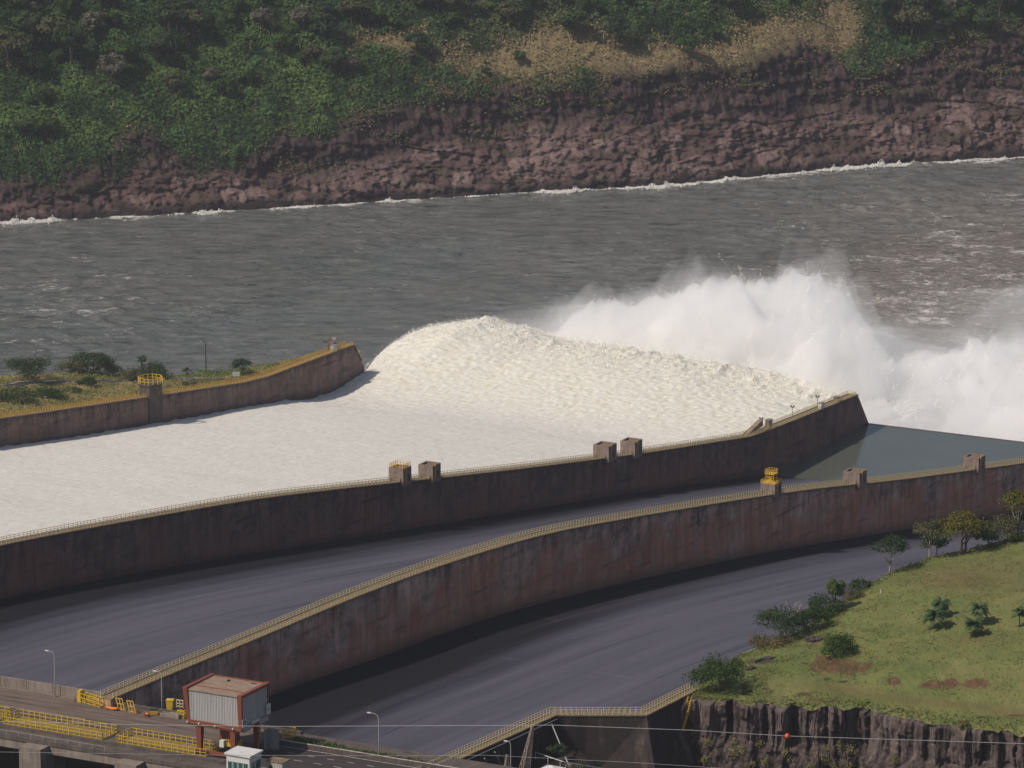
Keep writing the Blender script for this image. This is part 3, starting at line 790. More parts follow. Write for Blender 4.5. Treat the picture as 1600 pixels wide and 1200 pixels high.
# ------------------------------------------------------------------ guide walls
def guide_wall(tw, top, bot, mat, label, s0=-640.0, wid=2.8, under=5.0, s1=0.0):
    ss = np.unique(np.concatenate([np.linspace(s0, -10, 200), [a for a, b in top if s0 <= a <= s1], [s1]]))
    zt = ip(ss, top); zb = ip(ss, bot) - under
    V = []; hg = []
    nz = 9
    rows = [(0.0, k / (nz - 1)) for k in range(nz)] + [(-wid, k / (nz - 1)) for k in range(nz - 1, -1, -1)]
    foot = ip(ss, bot)
    for x, f in rows:
        z = zb + (zt - zb) * f
        V.append(np.stack([np.full_like(ss, x), ss, z], 1)); hg.append(np.clip((z - foot) / np.maximum(zt - foot, 1), 0, 1))
    V = np.concatenate(V); hg = np.concatenate(hg)
    ns = len(ss); Q = []
    nr = len(rows)
    g = np.arange(nr * ns).reshape(nr, ns)
    Q = np.concatenate([np.stack([g[:-1, :-1], g[:-1, 1:], g[1:, 1:], g[1:, :-1]], -1).reshape(-1, 4)])
    caps = []
    for j in (0, ns - 1):
        for k in range(nz - 1):
            caps.append((g[k, j], g[k + 1, j], g[nr - 2 - k, j], g[nr - 1 - k, j]))
    Q = np.concatenate([Q, np.array(caps)])
    me = npmesh('concrete_body', V, Q, False, None, {'hgt': hg})
    o = empty('guide_wall', L(tw, 0), label, 'wall', None, TH)
    link('concrete_body', me, mat, o)
    mb = MB()                                   # walkway slab along the crest
    k0 = [a for a in ss if a <= -8.5]
    for a, b in zip(k0[:-1], k0[1:]):
        za, zb_ = float(ip(a, top)), float(ip(b, top))
        mb.hexa([(-wid - .35, a, za + .01), (.35, a, za + .01), (.35, b, zb_ + .01), (-wid - .35, b, zb_ + .01)],
                [(-wid - .35, a, za + .27), (.35, a, za + .27), (.35, b, zb_ + .27), (-wid - .35, b, zb_ + .27)])
    mb.build('walkway', M['walk'], o)
    return o
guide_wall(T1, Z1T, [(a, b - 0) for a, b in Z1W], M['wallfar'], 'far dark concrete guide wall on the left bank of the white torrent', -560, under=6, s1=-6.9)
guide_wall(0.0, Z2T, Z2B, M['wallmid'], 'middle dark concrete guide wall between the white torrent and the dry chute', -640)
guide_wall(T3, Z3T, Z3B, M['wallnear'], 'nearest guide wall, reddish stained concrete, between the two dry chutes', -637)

POST = {}
def railing(name, label, pts, loc, rz, mat, sp=1.7, hgt=1.1, group=None, th=.125, bars=(1.1, .62, .2), cat='railing'):
    """pts: local polyline; bars as one mesh, the nearest hundred posts as parts"""
    o = empty(name, loc, label, cat, group, rz)
    mb = MB()
    for b in bars:
        f = b / 1.1 * hgt
        for p, q in zip(pts[:-1], pts[1:]):
            mb.bar((p[0], p[1], p[2] + f), (q[0], q[1], q[2] + f), th * .8)
    mb.build('bar', mat, o)
    P = [Vector(p) for p in pts]; pos = []
    for p, q in zip(P[:-1], P[1:]):
        k = max(1, round((q - p).length / sp))
        pos += [p.lerp(q, i / k) for i in range(k)]
    pos.append(P[-1])
    key = (mat.name, hgt, th)
    if key not in POST:
        POST[key] = MB().box(-th / 2, th / 2, -th / 2, th / 2, 0, hgt).mesh('post'); POST[key].materials.append(mat)
    cr, sr = math.cos(rz), math.sin(rz)
    def dist(p):
        x = loc[0] + p.x * cr - p.y * sr; y = loc[1] + p.x * sr + p.y * cr
        u, v = projn(x, y, loc[2] + p.z)
        return y + (0 if -10 < u < 1610 and -10 < v < 1210 else 5000)
    pos.sort(key=dist)
    for p in pos[:100]:
        c = bpy.data.objects.new('post', POST[key]); COL.objects.link(c); c.parent = o; c.location = p
    if len(pos) > 100:
        m2 = MB()
        for p in pos[100:]: m2.box(p.x - th / 2, p.x + th / 2, p.y - th / 2, p.y + th / 2, p.z, p.z + hgt)
        m2.build('posts', mat, o)['kind'] = 'stuff'
    return o
def wall_rail(tw, top, x, s0, s1, label, mat, **kw):
    ks = sorted(set([s0, s1] + [a for a, b in top if s0 < a < s1] + list(np.arange(s0, s1, 12.0))))
    pts = [(x, a, float(ip(a, top)) + .27) for a in ks]
    return railing('railing', label, pts, L(tw, 0), TH, mat, **kw)
wall_rail(T1, Z1T, .1, -300, -148.5, 'yellow railing on the water side of the far guide wall, left of its pillar', M['railyellow'])
wall_rail(T1, Z1T, .1, -138.5, -15, 'yellow railing on the water side of the far guide wall, from pillar to tip', M['railyellow'])
wall_rail(T1, Z1T, -2.9, -300, -15, 'yellow railing on the grass side of the far guide wall', M['railyellow'])
wall_rail(0, Z2T, .1, -560, -11, 'cream railing on the near edge of the middle guide wall', M['rail'])
wall_rail(0, Z2T, -2.9, -560, -11, 'cream railing on the torrent edge of the middle guide wall', M['rail'])
wall_rail(T3, Z3T, .1, -636, -95, 'cream railing on the near edge of the nearest guide wall', M['rail'])
wall_rail(T3, Z3T, -2.9, -636, -95, 'cream railing on the far edge of the nearest guide wall', M['rail'])
for tw, top in ((T1, Z1T), (0, Z2T)):
    z = float(ip(-11, top)) + .27
    railing('end_railing', 'short railing closing the tip of the %s guide wall' % ('far' if tw else 'middle'), [(-2.9, -10.5, z), (.1, -10.5, z)], L(tw, 0), TH, M['railyellow'] if tw else M['rail'])

# blocks on the walls: hollow concrete shafts with a rim, a lid inside, a ladder
def wall_block(label, tw, top, s, w_=4.6, h=4.1, drop=0.0, off=-1.2, ladder=True, extra=None, grp='concrete blocks standing on the guide walls'):
    z = float(ip(s, top)) + .27
    o = empty('wall_block', L(tw + off, s, z), label, 'concrete block', grp, TH)
    a = w_ / 2; mb = MB()
    r = .45
    mb.box(-a, a, -a, -a + r, -.9 - drop, h); mb.box(-a, a, a - r, a, -.9 - drop, h)
    mb.box(-a, -a + r, -a + r, a - r, -.9 - drop, h); mb.box(a - r, a, -a + r, a - r, -.9 - drop, h)
    mb.build('shaft', M['conc' if extra == 'pale' else 'blk'], o)
    MB().box(-a + r, a - r, -a + r, a - r, h - 1.0, h - .55).build('lid', M['walk'], o)
    if ladder:
        lb = MB()
        for yy in (-.3, .3): lb.bar((a + .18, yy - 1.2, 0), (a + .18, yy - 1.2, h + 1.0), .1)
        for zz in np.arange(.3, h + .8, .4): lb.bar((a + .18, -1.5, zz), (a + .18, -.9, zz), .07)
        lb.build('ladder', M['railyellow'], o)
        db = MB().box(a + .01, a + .06, .3, 1.3, .1, 2.2); db.build('door', M['dark'], o)
    return o
M['blk'] = m_conc('block_concrete', (.18, .135, .12), (.32, .25, .215), .4)
def srow(u, v, tw, top):
    """s of the point of a wall crest seen at a pixel"""
    ss = np.linspace(-640, 0, 2600); z = ip(ss, top)
    x = A[0] + EV[0] * tw + GV[0] * ss; y = A[1] + EV[1] * tw + GV[1] * ss
    return float(ss[np.argmin(np.abs(projn(x, y, z)[0] - u))])
b1 = wall_block('block on the middle guide wall crowned with a yellow railing', 0, Z2T, srow(631, 758, 0, Z2T))
wall_block('plain block just right of the yellow-railed block on the middle guide wall', 0, Z2T, srow(677, 752, 0, Z2T))
wall_block('left block of the far pair on the middle guide wall', 0, Z2T, srow(951, 718, 0, Z2T), 5.2)
wall_block('right block of the far pair on the middle guide wall', 0, Z2T, srow(992, 713, 0, Z2T), 4.9, 4.3)
b5 = wall_block('block carrying a yellow scaffold tower on the nearest guide wall', T3, Z3T, srow(1211, 775, T3, Z3T), 4.2, 3.1)
wall_block('plain block right of the yellow tower on the nearest guide wall', T3, Z3T, srow(1342, 760, T3, Z3T), 4.9, 3.7)
wall_block('rightmost block on the nearest guide wall beside the grey pool', T3, Z3T, srow(1528, 735, T3, Z3T), 4.9, 3.9)
def ringrail(name, mat, par, hx, hy, z0, h=1.1, cx=0.0, cy=0.0, n=4, sp=1.2, th=.12):
    mb = MB()
    if n == 4: P = [(cx - hx, cy - hy), (cx + hx, cy - hy), (cx + hx, cy + hy), (cx - hx, cy + hy)]
    else: P = [(cx + hx * math.cos(2 * math.pi * (k + .5) / n), cy + hy * math.sin(2 * math.pi * (k + .5) / n)) for k in range(n)]
    for p, q in zip(P, P[1:] + P[:1]):
        d = math.hypot(q[0] - p[0], q[1] - p[1]); k = max(1, round(d / sp))
        for zz in (h, h * .5): mb.bar((p[0], p[1], z0 + zz), (q[0], q[1], z0 + zz), th * .8)
        for i in range(k): 
            x = p[0] + (q[0] - p[0]) * i / k; y = p[1] + (q[1] - p[1]) * i / k
            mb.box(x - th / 2, x + th / 2, y - th / 2, y + th / 2, z0, z0 + h)
    return mb.build(name, mat, par)
ringrail('top_railing', M['railyellow'], b1, 2.1, 2.1, 4.1)
tw5 = empty('scaffold_tower', L(T3 - 1.2, srow(1211, 775, T3, Z3T), float(ip(srow(1211, 775, T3, Z3T), Z3T)) + .27 + 3.12), 'small yellow scaffold tower with a railed top deck on a wall block', 'scaffold tower', None, TH)
tw5.scale = (.9, .9, .86)
ringrail('base_railing', M['railyellow'], tw5, 2.3, 2.3, 0, 1.0)
MB().box(-2.35, 2.35, -2.35, 2.35, .0, .12).build('base_deck', M['railyellow'], tw5)
mb = MB()
for x in (-1.2, 1.2):
    for y in (-1.2, 1.2): mb.bar((x, y, .1), (x, y, 4.0), .14)
for y in (-1.2, 1.2): mb.bar((-1.2, y, .3), (1.2, y, 2.6), .09); mb.bar((1.2, y, .3), (-1.2, y, 2.6), .09)
mb.build('frame', M['yellow'], tw5)
MB().box(-1.5, 1.5, -1.5, 1.5, 2.75, 2.9).build('deck', M['railyellow'], tw5)
ringrail('deck_railing', M['yellow'], tw5, 1.4, 1.4, 2.9, 1.3, sp=.8)
tag(MB().box(-.4, .4, -.1, .1, 0, 1.3).box(-.06, .06, -.1, .0, -1.0, 0).build('notice_board', M['white'], None, L(T3 + .3, srow(1214, 775, T3, Z3T) + .8, float(ip(srow(1211, 775, T3, Z3T), Z3T)) + 1.4), TH + .4), 'small white board at the foot of the yellow scaffold tower', 'notice board')
# the far wall's pillar with the octagonal yellow railing
s6 = srow(241, 618, T1, Z1T); z6 = float(ip(s6, Z1T))
p6 = empty('wall_pillar', L(T1, s6, z6), 'concrete pillar with an octagonal yellow railing on the far guide wall', 'pillar', None, TH)
MB().box(-3.2, .5, -3.9, 3.9, -12, 4.2).build('shaft', M['wallpil'] if 'wallpil' in M else M['concdark'], p6)
MB().box(-3.6, .9, -4.3, 4.3, 4.2, 4.5).build('cap', M['concdark'], p6)
ringrail('top_railing', M['yellow'], p6, 4.0, 4.0, 4.5, 1.9, -1.4, 0, 8, 1.4, .2)
# gear at the tips
def gear(label, tw, top, s, seed, pale, name='instrument_post'):
    z = float(ip(s, top)) + .27
    o = empty(name, L(tw - 2.2, s, z), label, 'instrument', None, TH)
    MB().cyl(0, 0, 0, 3.6, .09).build('pole', M['grey'], o)
    MB().box(-.5, .5, -.2, .2, 3.3, 3.5).box(-.65, -.35, -.2, .2, 3.5, 4.0).box(.35, .65, -.2, .2, 3.5, 4.0).build('sensor_head', M['dark'] if not pale else M['white'], o)
    return o
def cabinet(label, tw, top, s, dx, sz=(1.6, 1.2, 1.7), m='box'):
    z = float(ip(s, top)) + .27
    o = empty('cabinet', L(tw + dx, s, z), label, 'cabinet', None, TH)
    x, y, h = sz
    MB().box(-x / 2, x / 2, -y / 2, y / 2, .1, h).build('housing', M[m], o, bevel=.04)
    MB().box(-x / 2 - .1, x / 2 + .1, -y / 2 - .1, y / 2 + .1, h, h + .12).build('roof', M['grey'], o)
    MB().box(x / 2 + .003, x / 2 + .03, -.4, .4, .25, h - .2).build('door', M['galv'], o)
cabinet('pale box beside the railing near the tip of the far guide wall', T1, Z1T, srow(522, 552, T1, Z1T), -.1, (1.2, 2.6, 2.2))
gear('white forked antenna post at the tip of the far guide wall', T1, Z1T, srow(531, 548, T1, Z1T), 1, True)
gear('dark lamp post near the tip of the far guide wall', T1, Z1T, srow(517, 553, T1, Z1T), 2, False)
gt = empty('equipment_frame', L(T1 - 1.5, srow(526, 550, T1, Z1T), float(ip(-33, Z1T)) + .3), 'reddish steel frame with gear at the tip of the far guide wall', 'frame', None, TH)
mb = MB()
for x in (-1, 1):
    for y in (-1.3, 1.3): mb.bar((x, y, 0), (x, y, 3.8), .16)
for zz in (1.9, 3.8):
    for x in (-1, 1): mb.bar((x, -1.3, zz), (x, 1.3, zz), .13)
    for y in (-1.3, 1.3): mb.bar((-1, y, zz), (1, y, zz), .13)
mb.build('frame', M['red'], gt); MB().box(-.7, .7, -.9, .9, 1.95, 2.9).build('motor', M['conc'], gt)
cabinet('tan box low on the sloping tip of the middle guide wall', 0, Z2T, srow(1210, 668, 0, Z2T), -2.0, (1.5, 2.4, 2.4), 'walk')
cabinet('white box halfway up the sloping tip of the middle guide wall', 0, Z2T, srow(1284, 640, 0, Z2T), -.2, (1.2, 2.2, 2.0), 'white')
cabinet('tan winch box near the top of the tip of the middle guide wall', 0, Z2T, srow(1312, 628, 0, Z2T), -1.2, (1.4, 1.7, 1.5), 'walk')
gear('dark lamp post lowest on the tip of the middle guide wall', 0, Z2T, srow(1199, 672, 0, Z2T), 1, False)
gear('dark lamp post in the middle of the tip of the middle guide wall', 0, Z2T, srow(1248, 655, 0, Z2T), 1, False)
gear('dark lamp post highest on the tip of the middle guide wall', 0, Z2T, srow(1287, 641, 0, Z2T), 1, False)
rk = empty('concrete_ramp', L(-1.9, srow(1185, 680, 0, Z2T), float(ip(srow(1185, 680, 0, Z2T), Z2T)) + .3), 'rusty sloped concrete ramp where the middle guide wall turns upward', 'ramp', None, TH)
MB().hexa([(-1, -8, -.4), (.6, -8, -.2), (.6, 6, 1.0), (-1, 6, 1.0)], [(-1, -8, 0), (.6, -8, 0), (.6, 6, 3.0), (-1, 6, 3.0)]).build('body', M['roof'], rk)

# ------------------------------------------------------------------ white torrent and jet
_sil = [(570, 575), (590, 552), (610, 537), (640, 516), (665, 506), (700, 502), (740, 496), (770, 506), (800, 512), (850, 527), (950, 540), (1100, 565), (1250, 597), (1340, 622)]
JC = [onwall(u, v, 44.0) for u, v in _sil]                  # crest of the jet: t, z
JT = [c[0] for c in JC]; JZ = [c[1] for c in JC]
_pl = [(800, 525), (835, 507), (860, 492), (884, 482), (905, 468), (930, 452), (950, 446), (975, 455), (1000, 462), (1020, 448), (1045, 442), (1075, 428), (1090, 420), (1110, 428), (1150, 434), (1200, 438), (1235, 432), (1270, 421), (1290, 432), (1320, 445), (1340, 470), (1355, 500), (1375, 535), (1400, 560), (1430, 552), (1460, 540), (1490, 548), (1530, 540), (1570, 532), (1640, 530), (1800, 560)]
PS = 120.0
PL = [onwall(u, v, PS) for u, v in _pl]
PT = [c[0] for c in PL]; PZ = [c[1] for c in PL]
def torrent_mat():
    n = NT('white_water'); v = n.obj()
    jet = n.attr('jet').outputs['Fac']; pit = n.attr('pit').outputs['Fac']
    f = n.noise(n.mapped(v, (.55, .28, .5)), 1.0, 7, .7, .3)
    g = n.noise(n.mapped(v, (1.6, .9, 1.2)), 1.0, 4, .65)
    c = n.ramp(n.math('ADD', n.math('MULTIPLY', f, .65), n.math('MULTIPLY', g, .35)), [(.34, (.58, .55, .50)), (.48, (.70, .67, .615)), (.62, (.78, .755, .705))])
    cj = n.ramp(n.math('ADD', n.math('MULTIPLY', f, .65), n.math('MULTIPLY', g, .35)), [(.32, (.58, .52, .40)), (.46, (.72, .69, .60)), (.60, (.80, .785, .735))])
    c = n.mix(jet, c, cj)
    c = n.mix(n.math('MULTIPLY', pit, .22), c, (.58, .51, .38))
    n.pbr(c, .9, .1, normal=n.bump(n.math('ADD', n.math('MULTIPLY', f, .8), n.math('MULTIPLY', g, .3)), .55, .6)); return n.m
def make_torrent():
    tt = np.linspace(T1 + .02, -2.82, 250); ss = np.concatenate([np.linspace(-560, -60, 430)[:-1], np.linspace(-60, 110, 300)])
    T, S_ = np.meshgrid(tt, ss)
    f = (T - T1) / (-2.8 - T1)
    lim = np.minimum(S_, -25)
    Z = ip(lim, Z1W) * (1 - f) + (ip(np.minimum(S_, -40), Z2B) + 1.6) * f
    Z = np.where(S_ > -60, np.interp(S_, [-60, -25], [1, 0]) * Z + (1 - np.interp(S_, [-60, -25], [1, 0])) * (21.3 + .5 * f), Z)
    # arc off the lip up to the crest and down behind it
    up = np.clip((S_ + 34) / 78, 0, 1.0)
    Tj = T + np.interp(T, [T1, T1 + 40, -40, -2.8], [-1, 0, 0, 1]) * 0
    # the sheet spreads a little sideways once it is past the walls
    spread = np.clip((S_ + 6) / 60, 0, 1.6)
    T2 = T + spread * np.interp(T, [T1, T1 + 30, -30, -2.8], [-17, -1, -6, -24])
    zc = np.interp(T2, JT, JZ) - 2.3
    rise = np.sin(up * np.pi / 2) ** 1.7
    Z2 = Z + (zc - Z) * rise
    fall = np.maximum(S_ - 44, 0)
    Z2 = Z2 - fall ** 2 * .0085
    jet = sstep(-45, -5, S_)
    amp = .11 + .27 * sstep(-60, 50, S_)
    wx = T * .30; wy = S_ * .20
    nz = 1 - billow(wx + .4 * fbm(wx, wy, 2), wy, 4) * 1.1
    n2 = fbm(T * .62, S_ * .42, 4)
    n3 = 1 - billow(T * .6 + 5, S_ * .42, 4)
    roll = fbm(T * .02, S_ * .025, 3) * 1.2
    disp = amp * (1.2 * (nz - .6) + .9 * n2 + .9 * (n3 - .6)) + roll * sstep(-30, 40, S_) * .6 + .35 * roll * (1 - jet)
    spike = np.maximum(fbm(T * .13, S_ * .05 + 9, 3), 0) * 1.5 * sstep(25, 50, S_) * (1 - sstep(60, 90, S_)) + np.maximum(fbm(T * .3 + 3, S_ * .12 + 2, 4) - .1, 0) * 1.7 * sstep(28, 44, S_) * (1 - sstep(50, 75, S_))
    Z2 = Z2 + disp + spike
    edge = np.minimum(T - T1, -2.8 - T)
    Z2 = Z2 + (1 - sstep(0, 1.5, edge)) * np.where(S_ < -20, (.55 * fbm(S_ * .12, S_ * 0 + 2, 3) - .2), 0)
    pit = np.clip(sstep(.35, .85, billow(wx + .4 * fbm(wx, wy, 2), wy, 3)) * .6 + .5 * sstep(.1, .6, -n2), 0, 1) * jet
    Z2 = np.maximum(Z2, -1.0)
    me = gridmesh('torrent', T2, S_ + .5 * amp * fbm(T * .4 + 30, S_ * .3, 3), Z2, True, None, {'jet': jet, 'pit': pit})
    o = link('torrent', me, torrent_mat(), None, L(0, 0), TH)
    o['kind'] = 'structure'
make_torrent()
# loose clots of foam torn off the jet's surface
def make_clots():
    rng = np.random.RandomState(21); k = 60000
    T = rng.uniform(T1 - 12, 0, k); S_ = rng.normal(42, 18, k)
    z = np.interp(T, JT, JZ) - 1.9
    H = z - np.maximum(S_ - 44, 0) ** 2 * .0085 - np.maximum(44 - S_, 0) ** 2 * .0055 + np.abs(rng.normal(0, 1, k)) * 1.1 * (.6 + .9 * np.maximum(0, fbm(T * .12, S_ * .05, 3)))
    ok = (S_ > 5) & (H > 1)
    P = np.stack([T, S_, H], 1)[ok]
    V, Q = leaves(P, np.tile([0, -.4, .8], (len(P), 1)), .07 + .17 * rng.rand(len(P)) ** 2, rng, .8)
    n = NT('foam_clots'); n.pbr((.82, .80, .74), .9, .1)
    tag(link('foam_clots', npmesh('foam_clots', V, Q), n.m, None, L(0, 0), TH), 'loose white clots of foam flying off the crest of the jet', 'foam', kind='stuff')
make_clots()

# ------------------------------------------------------------------ spray: closed bodies of mist over the plunge pool
_pt = np.array(PT); _pz = np.array(PZ)
def plume_h(T, S_, grow=0.0, rough=1.0, seed=0.0):
    # heights fall off towards the far side so the crest line keeps its outline
    Te = T + .53 * (S_ - PS)
    drop = np.where(S_ > PS, .2, .06) * (S_ - PS)
    Tw = Te + 4 * fbm(T * .03, S_ * .045 + 3, 3) * np.clip(np.abs(S_ - PS) / 18, 0, 1.6)
    H = np.interp(Tw, PT, PZ) - drop
    base = np.interp(Tw, np.linspace(-230, 230, 24), np.interp(np.linspace(-230, 230, 24), PT, PZ)) - 5 - drop
    cen = PS + 22 * np.sin(Tw * .055) + 16 * np.sin(Tw * .021 + 1.3)
    peak = np.exp(-((S_ - cen) / 24.0) ** 2)
    wide = np.exp(-((S_ - PS) / 70.0) ** 4)
    right = sstep(-85, -35, T)
    wide = np.maximum(wide, right * np.exp(-((S_ - 70) / 66.0) ** 4))
    bx = T * .03 + .5 * fbm(T * .03 + seed, S_ * .03, 2); by = S_ * .034
    bil = .5 - billow(bx + seed, by, 5)
    fing = np.maximum(fbm(T * .10 + seed, S_ * .07, 4), -.2)
    h = base * wide * (.86 + .30 * rough * bil) + np.maximum(H - base * .92, 0) * peak * wide + rough * 4.5 * fing * wide + 2.2 * rough * fbm(T * .25, S_ * .22 + seed, 3) * wide + grow * wide
    r_lo = sstep(-32, -6, T)
    lo = sstep(0, 9, S_ - 1.5) * r_lo + (1 - r_lo) * sstep(24, 60, S_)
    h = np.minimum(h, H + 1.0 + rough * 2.5 * np.maximum(fing, 0) + max(grow, 0))
    return np.maximum(h * lo, .0)
def plume(name, label, t0, t1, s0, s1, hf, dens, col=(.995, .995, .995), step=1.6, zb=.6, aniso=0.0, norm=False, hetero=False):
    tt = np.arange(t0, t1, step); ss = np.arange(s0, s1, step * 1.2)
    T, S_ = np.meshgrid(tt, ss)
    Hh = hf(T, S_)
    if norm:
        mx = Hh.max(0); want = np.interp(tt, PT, PZ) + .3
        k_ = np.clip(want / np.maximum(mx, 3), .55, 1.6)
        kk = np.ones(9) / 9; k_ = np.convolve(np.pad(k_, 4, 'edge'), kk, 'valid')
        Hh = Hh * k_[None, :]
    ed = np.minimum(np.minimum(T - t0, t1 - T) / 18.0, np.minimum(S_ - s0, s1 - S_) / 10.0)
    Z = zb + Hh * np.clip(ed, 0, 1) ** .6 + .05
    ny, nx = T.shape
    V = np.concatenate([np.stack([T, S_, Z], -1).reshape(-1, 3), np.stack([T, S_, np.full(T.shape, zb)], -1).reshape(-1, 3)])
    Q = gridq(nx, ny); k = nx * ny; g = np.arange(k).reshape(ny, nx)
    rim = np.concatenate([g[0, :], g[1:, -1], g[-1, -2::-1], g[-2:0:-1, 0]])
    nxt = np.roll(rim, -1)
    Q = np.concatenate([Q, (Q + k)[:, ::-1], np.stack([rim, rim + k, nxt + k, nxt], 1)])
    n = NT(name)
    vol = n.n('ShaderNodeVolumePrincipled')
    vol.inputs['Color'].default_value = (*col, 1); vol.inputs['Anisotropy'].default_value = aniso
    vol.inputs['Density'].default_value = dens
    if hetero:
        nz_ = n.noise(n.mapped(n.obj(), (1, 1, .75)), .055, 5, .62, .6)
        n.t.links.new(n.math('MULTIPLY', n.ramp(nz_, [(.36, .12), (.5, .8), (.64, 2.2)]), dens), vol.inputs['Density'])
    n.t.links.new(vol.outputs[0], n.out.inputs['Volume'])
    o = link(name, npmesh(name, V, Q, False), n.m, None, L(0, 0), TH)
    return tag(o, label, 'spray', kind='stuff')
plume('spray', 'dense white spray thrown up where the jet plunges into the river', -185, 170, 1.6, 225, lambda T, S_: plume_h(T, S_, -2.0, 1.2, 0), .15, step=1.3, hetero=True)
plume('spray_veil', 'thin veil of mist hanging round the dense white spray', -215, 210, 3, 270, lambda T, S_: plume_h(T, S_, 1.5, 1.3, 4.0) + (3 + 13 * np.exp(-((T + 85) / 55.0) ** 2)) * np.maximum(fbm(T * .035 + 7, S_ * .03, 4) + .15, 0) * sstep(60, 110, S_) * (1 - sstep(170, 230, S_)), .014)

def _low_mist(T, S_):
    m = np.exp(-((T + 120) / 95.0) ** 4) * np.exp(-((S_ - 95) / 120.0) ** 4)
    m2 = np.exp(-((T - 150) / 110.0) ** 4) * np.exp(-((S_ - 190) / 100.0) ** 4)
    return (15 + 9 * fbm(T * .02, S_ * .02, 4)) * m + (22 + 12 * fbm(T * .02 + 5, S_ * .02, 4)) * m2 + .3
plume('river_mist', 'faint low mist drifting over the grey river behind the far guide wall', -330, 290, -55, 320, _low_mist, .015, step=3.0)
def _right_mist(T, S_):
    Te = T + .53 * (S_ - 60)
    m = sstep(-15, 45, Te) * np.exp(-((T - 110) / 190.0) ** 6) * sstep(2, 30, S_) * np.exp(-((S_ - 140) / 165.0) ** 4)
    return (30 + 9 * sstep(40, 150, S_) * sstep(20, 110, Te) + 13 * fbm(T * .02 + 5, S_ * .02, 5) + 5 * np.maximum(fbm(T * .07, S_ * .06, 3), 0)) * m + .2
plume('drifting_mist', 'pale mist drifting to the right over the river beyond the grey pool', -150, 300, 2, 330, _right_mist, .0055, step=2.4)
def make_drops():
    rng = np.random.RandomState(77); ns = 1500; P = []
    T = rng.uniform(-178, 165, ns); S_ = PS + rng.normal(0, 34, ns)
    S_ = np.where(T > -10, rng.uniform(15, 150, ns), S_)
    H = plume_h(T, S_, -2.0, 1.2, 0); H = H * 1.0
    for t, s_, h in zip(T, S_, H):
        if h < 6: continue
        m_ = rng.randint(25, 70); up = abs(rng.normal(0, 1)) * 3.6 + .8; f = rng.rand(m_) ** 1.4
        dt, ds = rng.normal(0, 1.3), rng.normal(0, 1.3)
        P.append(np.stack([t + dt * f * up * .3 + rng.normal(0, .35, m_) * (1 - .6 * f), s_ + ds * f + rng.normal(0, .5, m_), h - 1.5 + up * f + rng.normal(0, .2, m_)], 1))
    P = np.concatenate(P)
    V, Q = leaves(P, np.tile([0, -.4, .8], (len(P), 1)), .06 + .15 * rng.rand(len(P)) ** 2, rng, .8)
    n = NT('spray_drops'); n.pbr((.85, .85, .84), .9, .1)
    tag(link('spray_drops', npmesh('spray_drops', V, Q), n.m, None, L(0, 0), TH), 'streaks of white water drops shooting out of the top of the spray', 'spray', kind='stuff')
make_drops()

# ------------------------------------------------------------------ dam crest: bridge, road, parapet
ZR = 113.0
def Ld(t, s, z=ZR): return L(t, s, z)
RES = link('water', gridmesh('water', *np.meshgrid(np.linspace(-120, 420, 40), np.linspace(-1000, -664, 30)), np.full((30, 40), 101.0)), None, None, L(0, 0), TH)
n = NT('reservoir_water'); n.pbr((.012, .018, .013), .12, .5, normal=n.bump(n.noise(n.obj(), .6, 4), .15, .15)); RES.data.materials.append(n.m); RES['kind'] = 'structure'
br = empty('dam_bridge', Ld(0, 0), 'concrete road bridge along the dam crest at the lower left', 'bridge', None, TH)
MB().box(-40, 152, -657.5, -633.6, -1.1, -.02).build('deck', M['concdark'], br)
MB().box(-40, 152, -661.4, -657.5, -1.5, -.62).build('ledge', M['concdark'], br)
for k in range(-2, 6):
    MB().box(108 - 23 * 2 + 23 * k - 20.3 + 0, 108 - 46 + 23 * k - 2.7, -661.2, -660.4, -3.3, -1.5).build('edge_beam', M['conc'], br)
for k in range(-3, 3):
    tc = 108 + 23 * k + 0
    MB().box(tc - 2.6, tc + 2.6, -664.6, -655.5, -26, -1.5).build('pier', M['conc'], br)
MB().box(-40, 152, -634, -633.6, -14, -1.1).build('downstream_face', M['concdark'], br)
rd = MB(); rd.box(-40, 150, -646.2, -635.2, -.02, .012); o = rd.build('road', M['deckroad'], None, Ld(0, 0), TH); o['kind'] = 'structure'
tag(MB().box(-40, 110, -646.55, -646.25, -.02, .22).build('kerb', M['conc'], None, Ld(0, 0), TH), 'pale kerb between the bridge road and the yellow railed slots', 'kerb')
tag(MB().box(-40, 110, -635.15, -634.95, -.02, .18).build('kerb', M['conc'], None, Ld(0, 0), TH), 'pale kerb at the foot of the concrete parapet', 'kerb')
pw = empty('parapet', Ld(0, 0), 'concrete panel parapet along the far side of the bridge road', 'parapet', None, TH)
for k in range(-6, 17):
    a = 3.2 + 6.5 * k
    if a + 6.4 < 110: MB().box(a, a + 6.42, -634.6, -634.2, -.02, 2.3).build('panel', M['conc'], pw, bevel=.03)
o = railing('edge_railing', 'thin pale handrail on the outer ledge of the bridge', [(-40, -661.2, -.62), (124, -661.2, -.62)], Ld(0, 0), TH, M['galv'], 3.0, 1.0, None, .07, (1.0,))
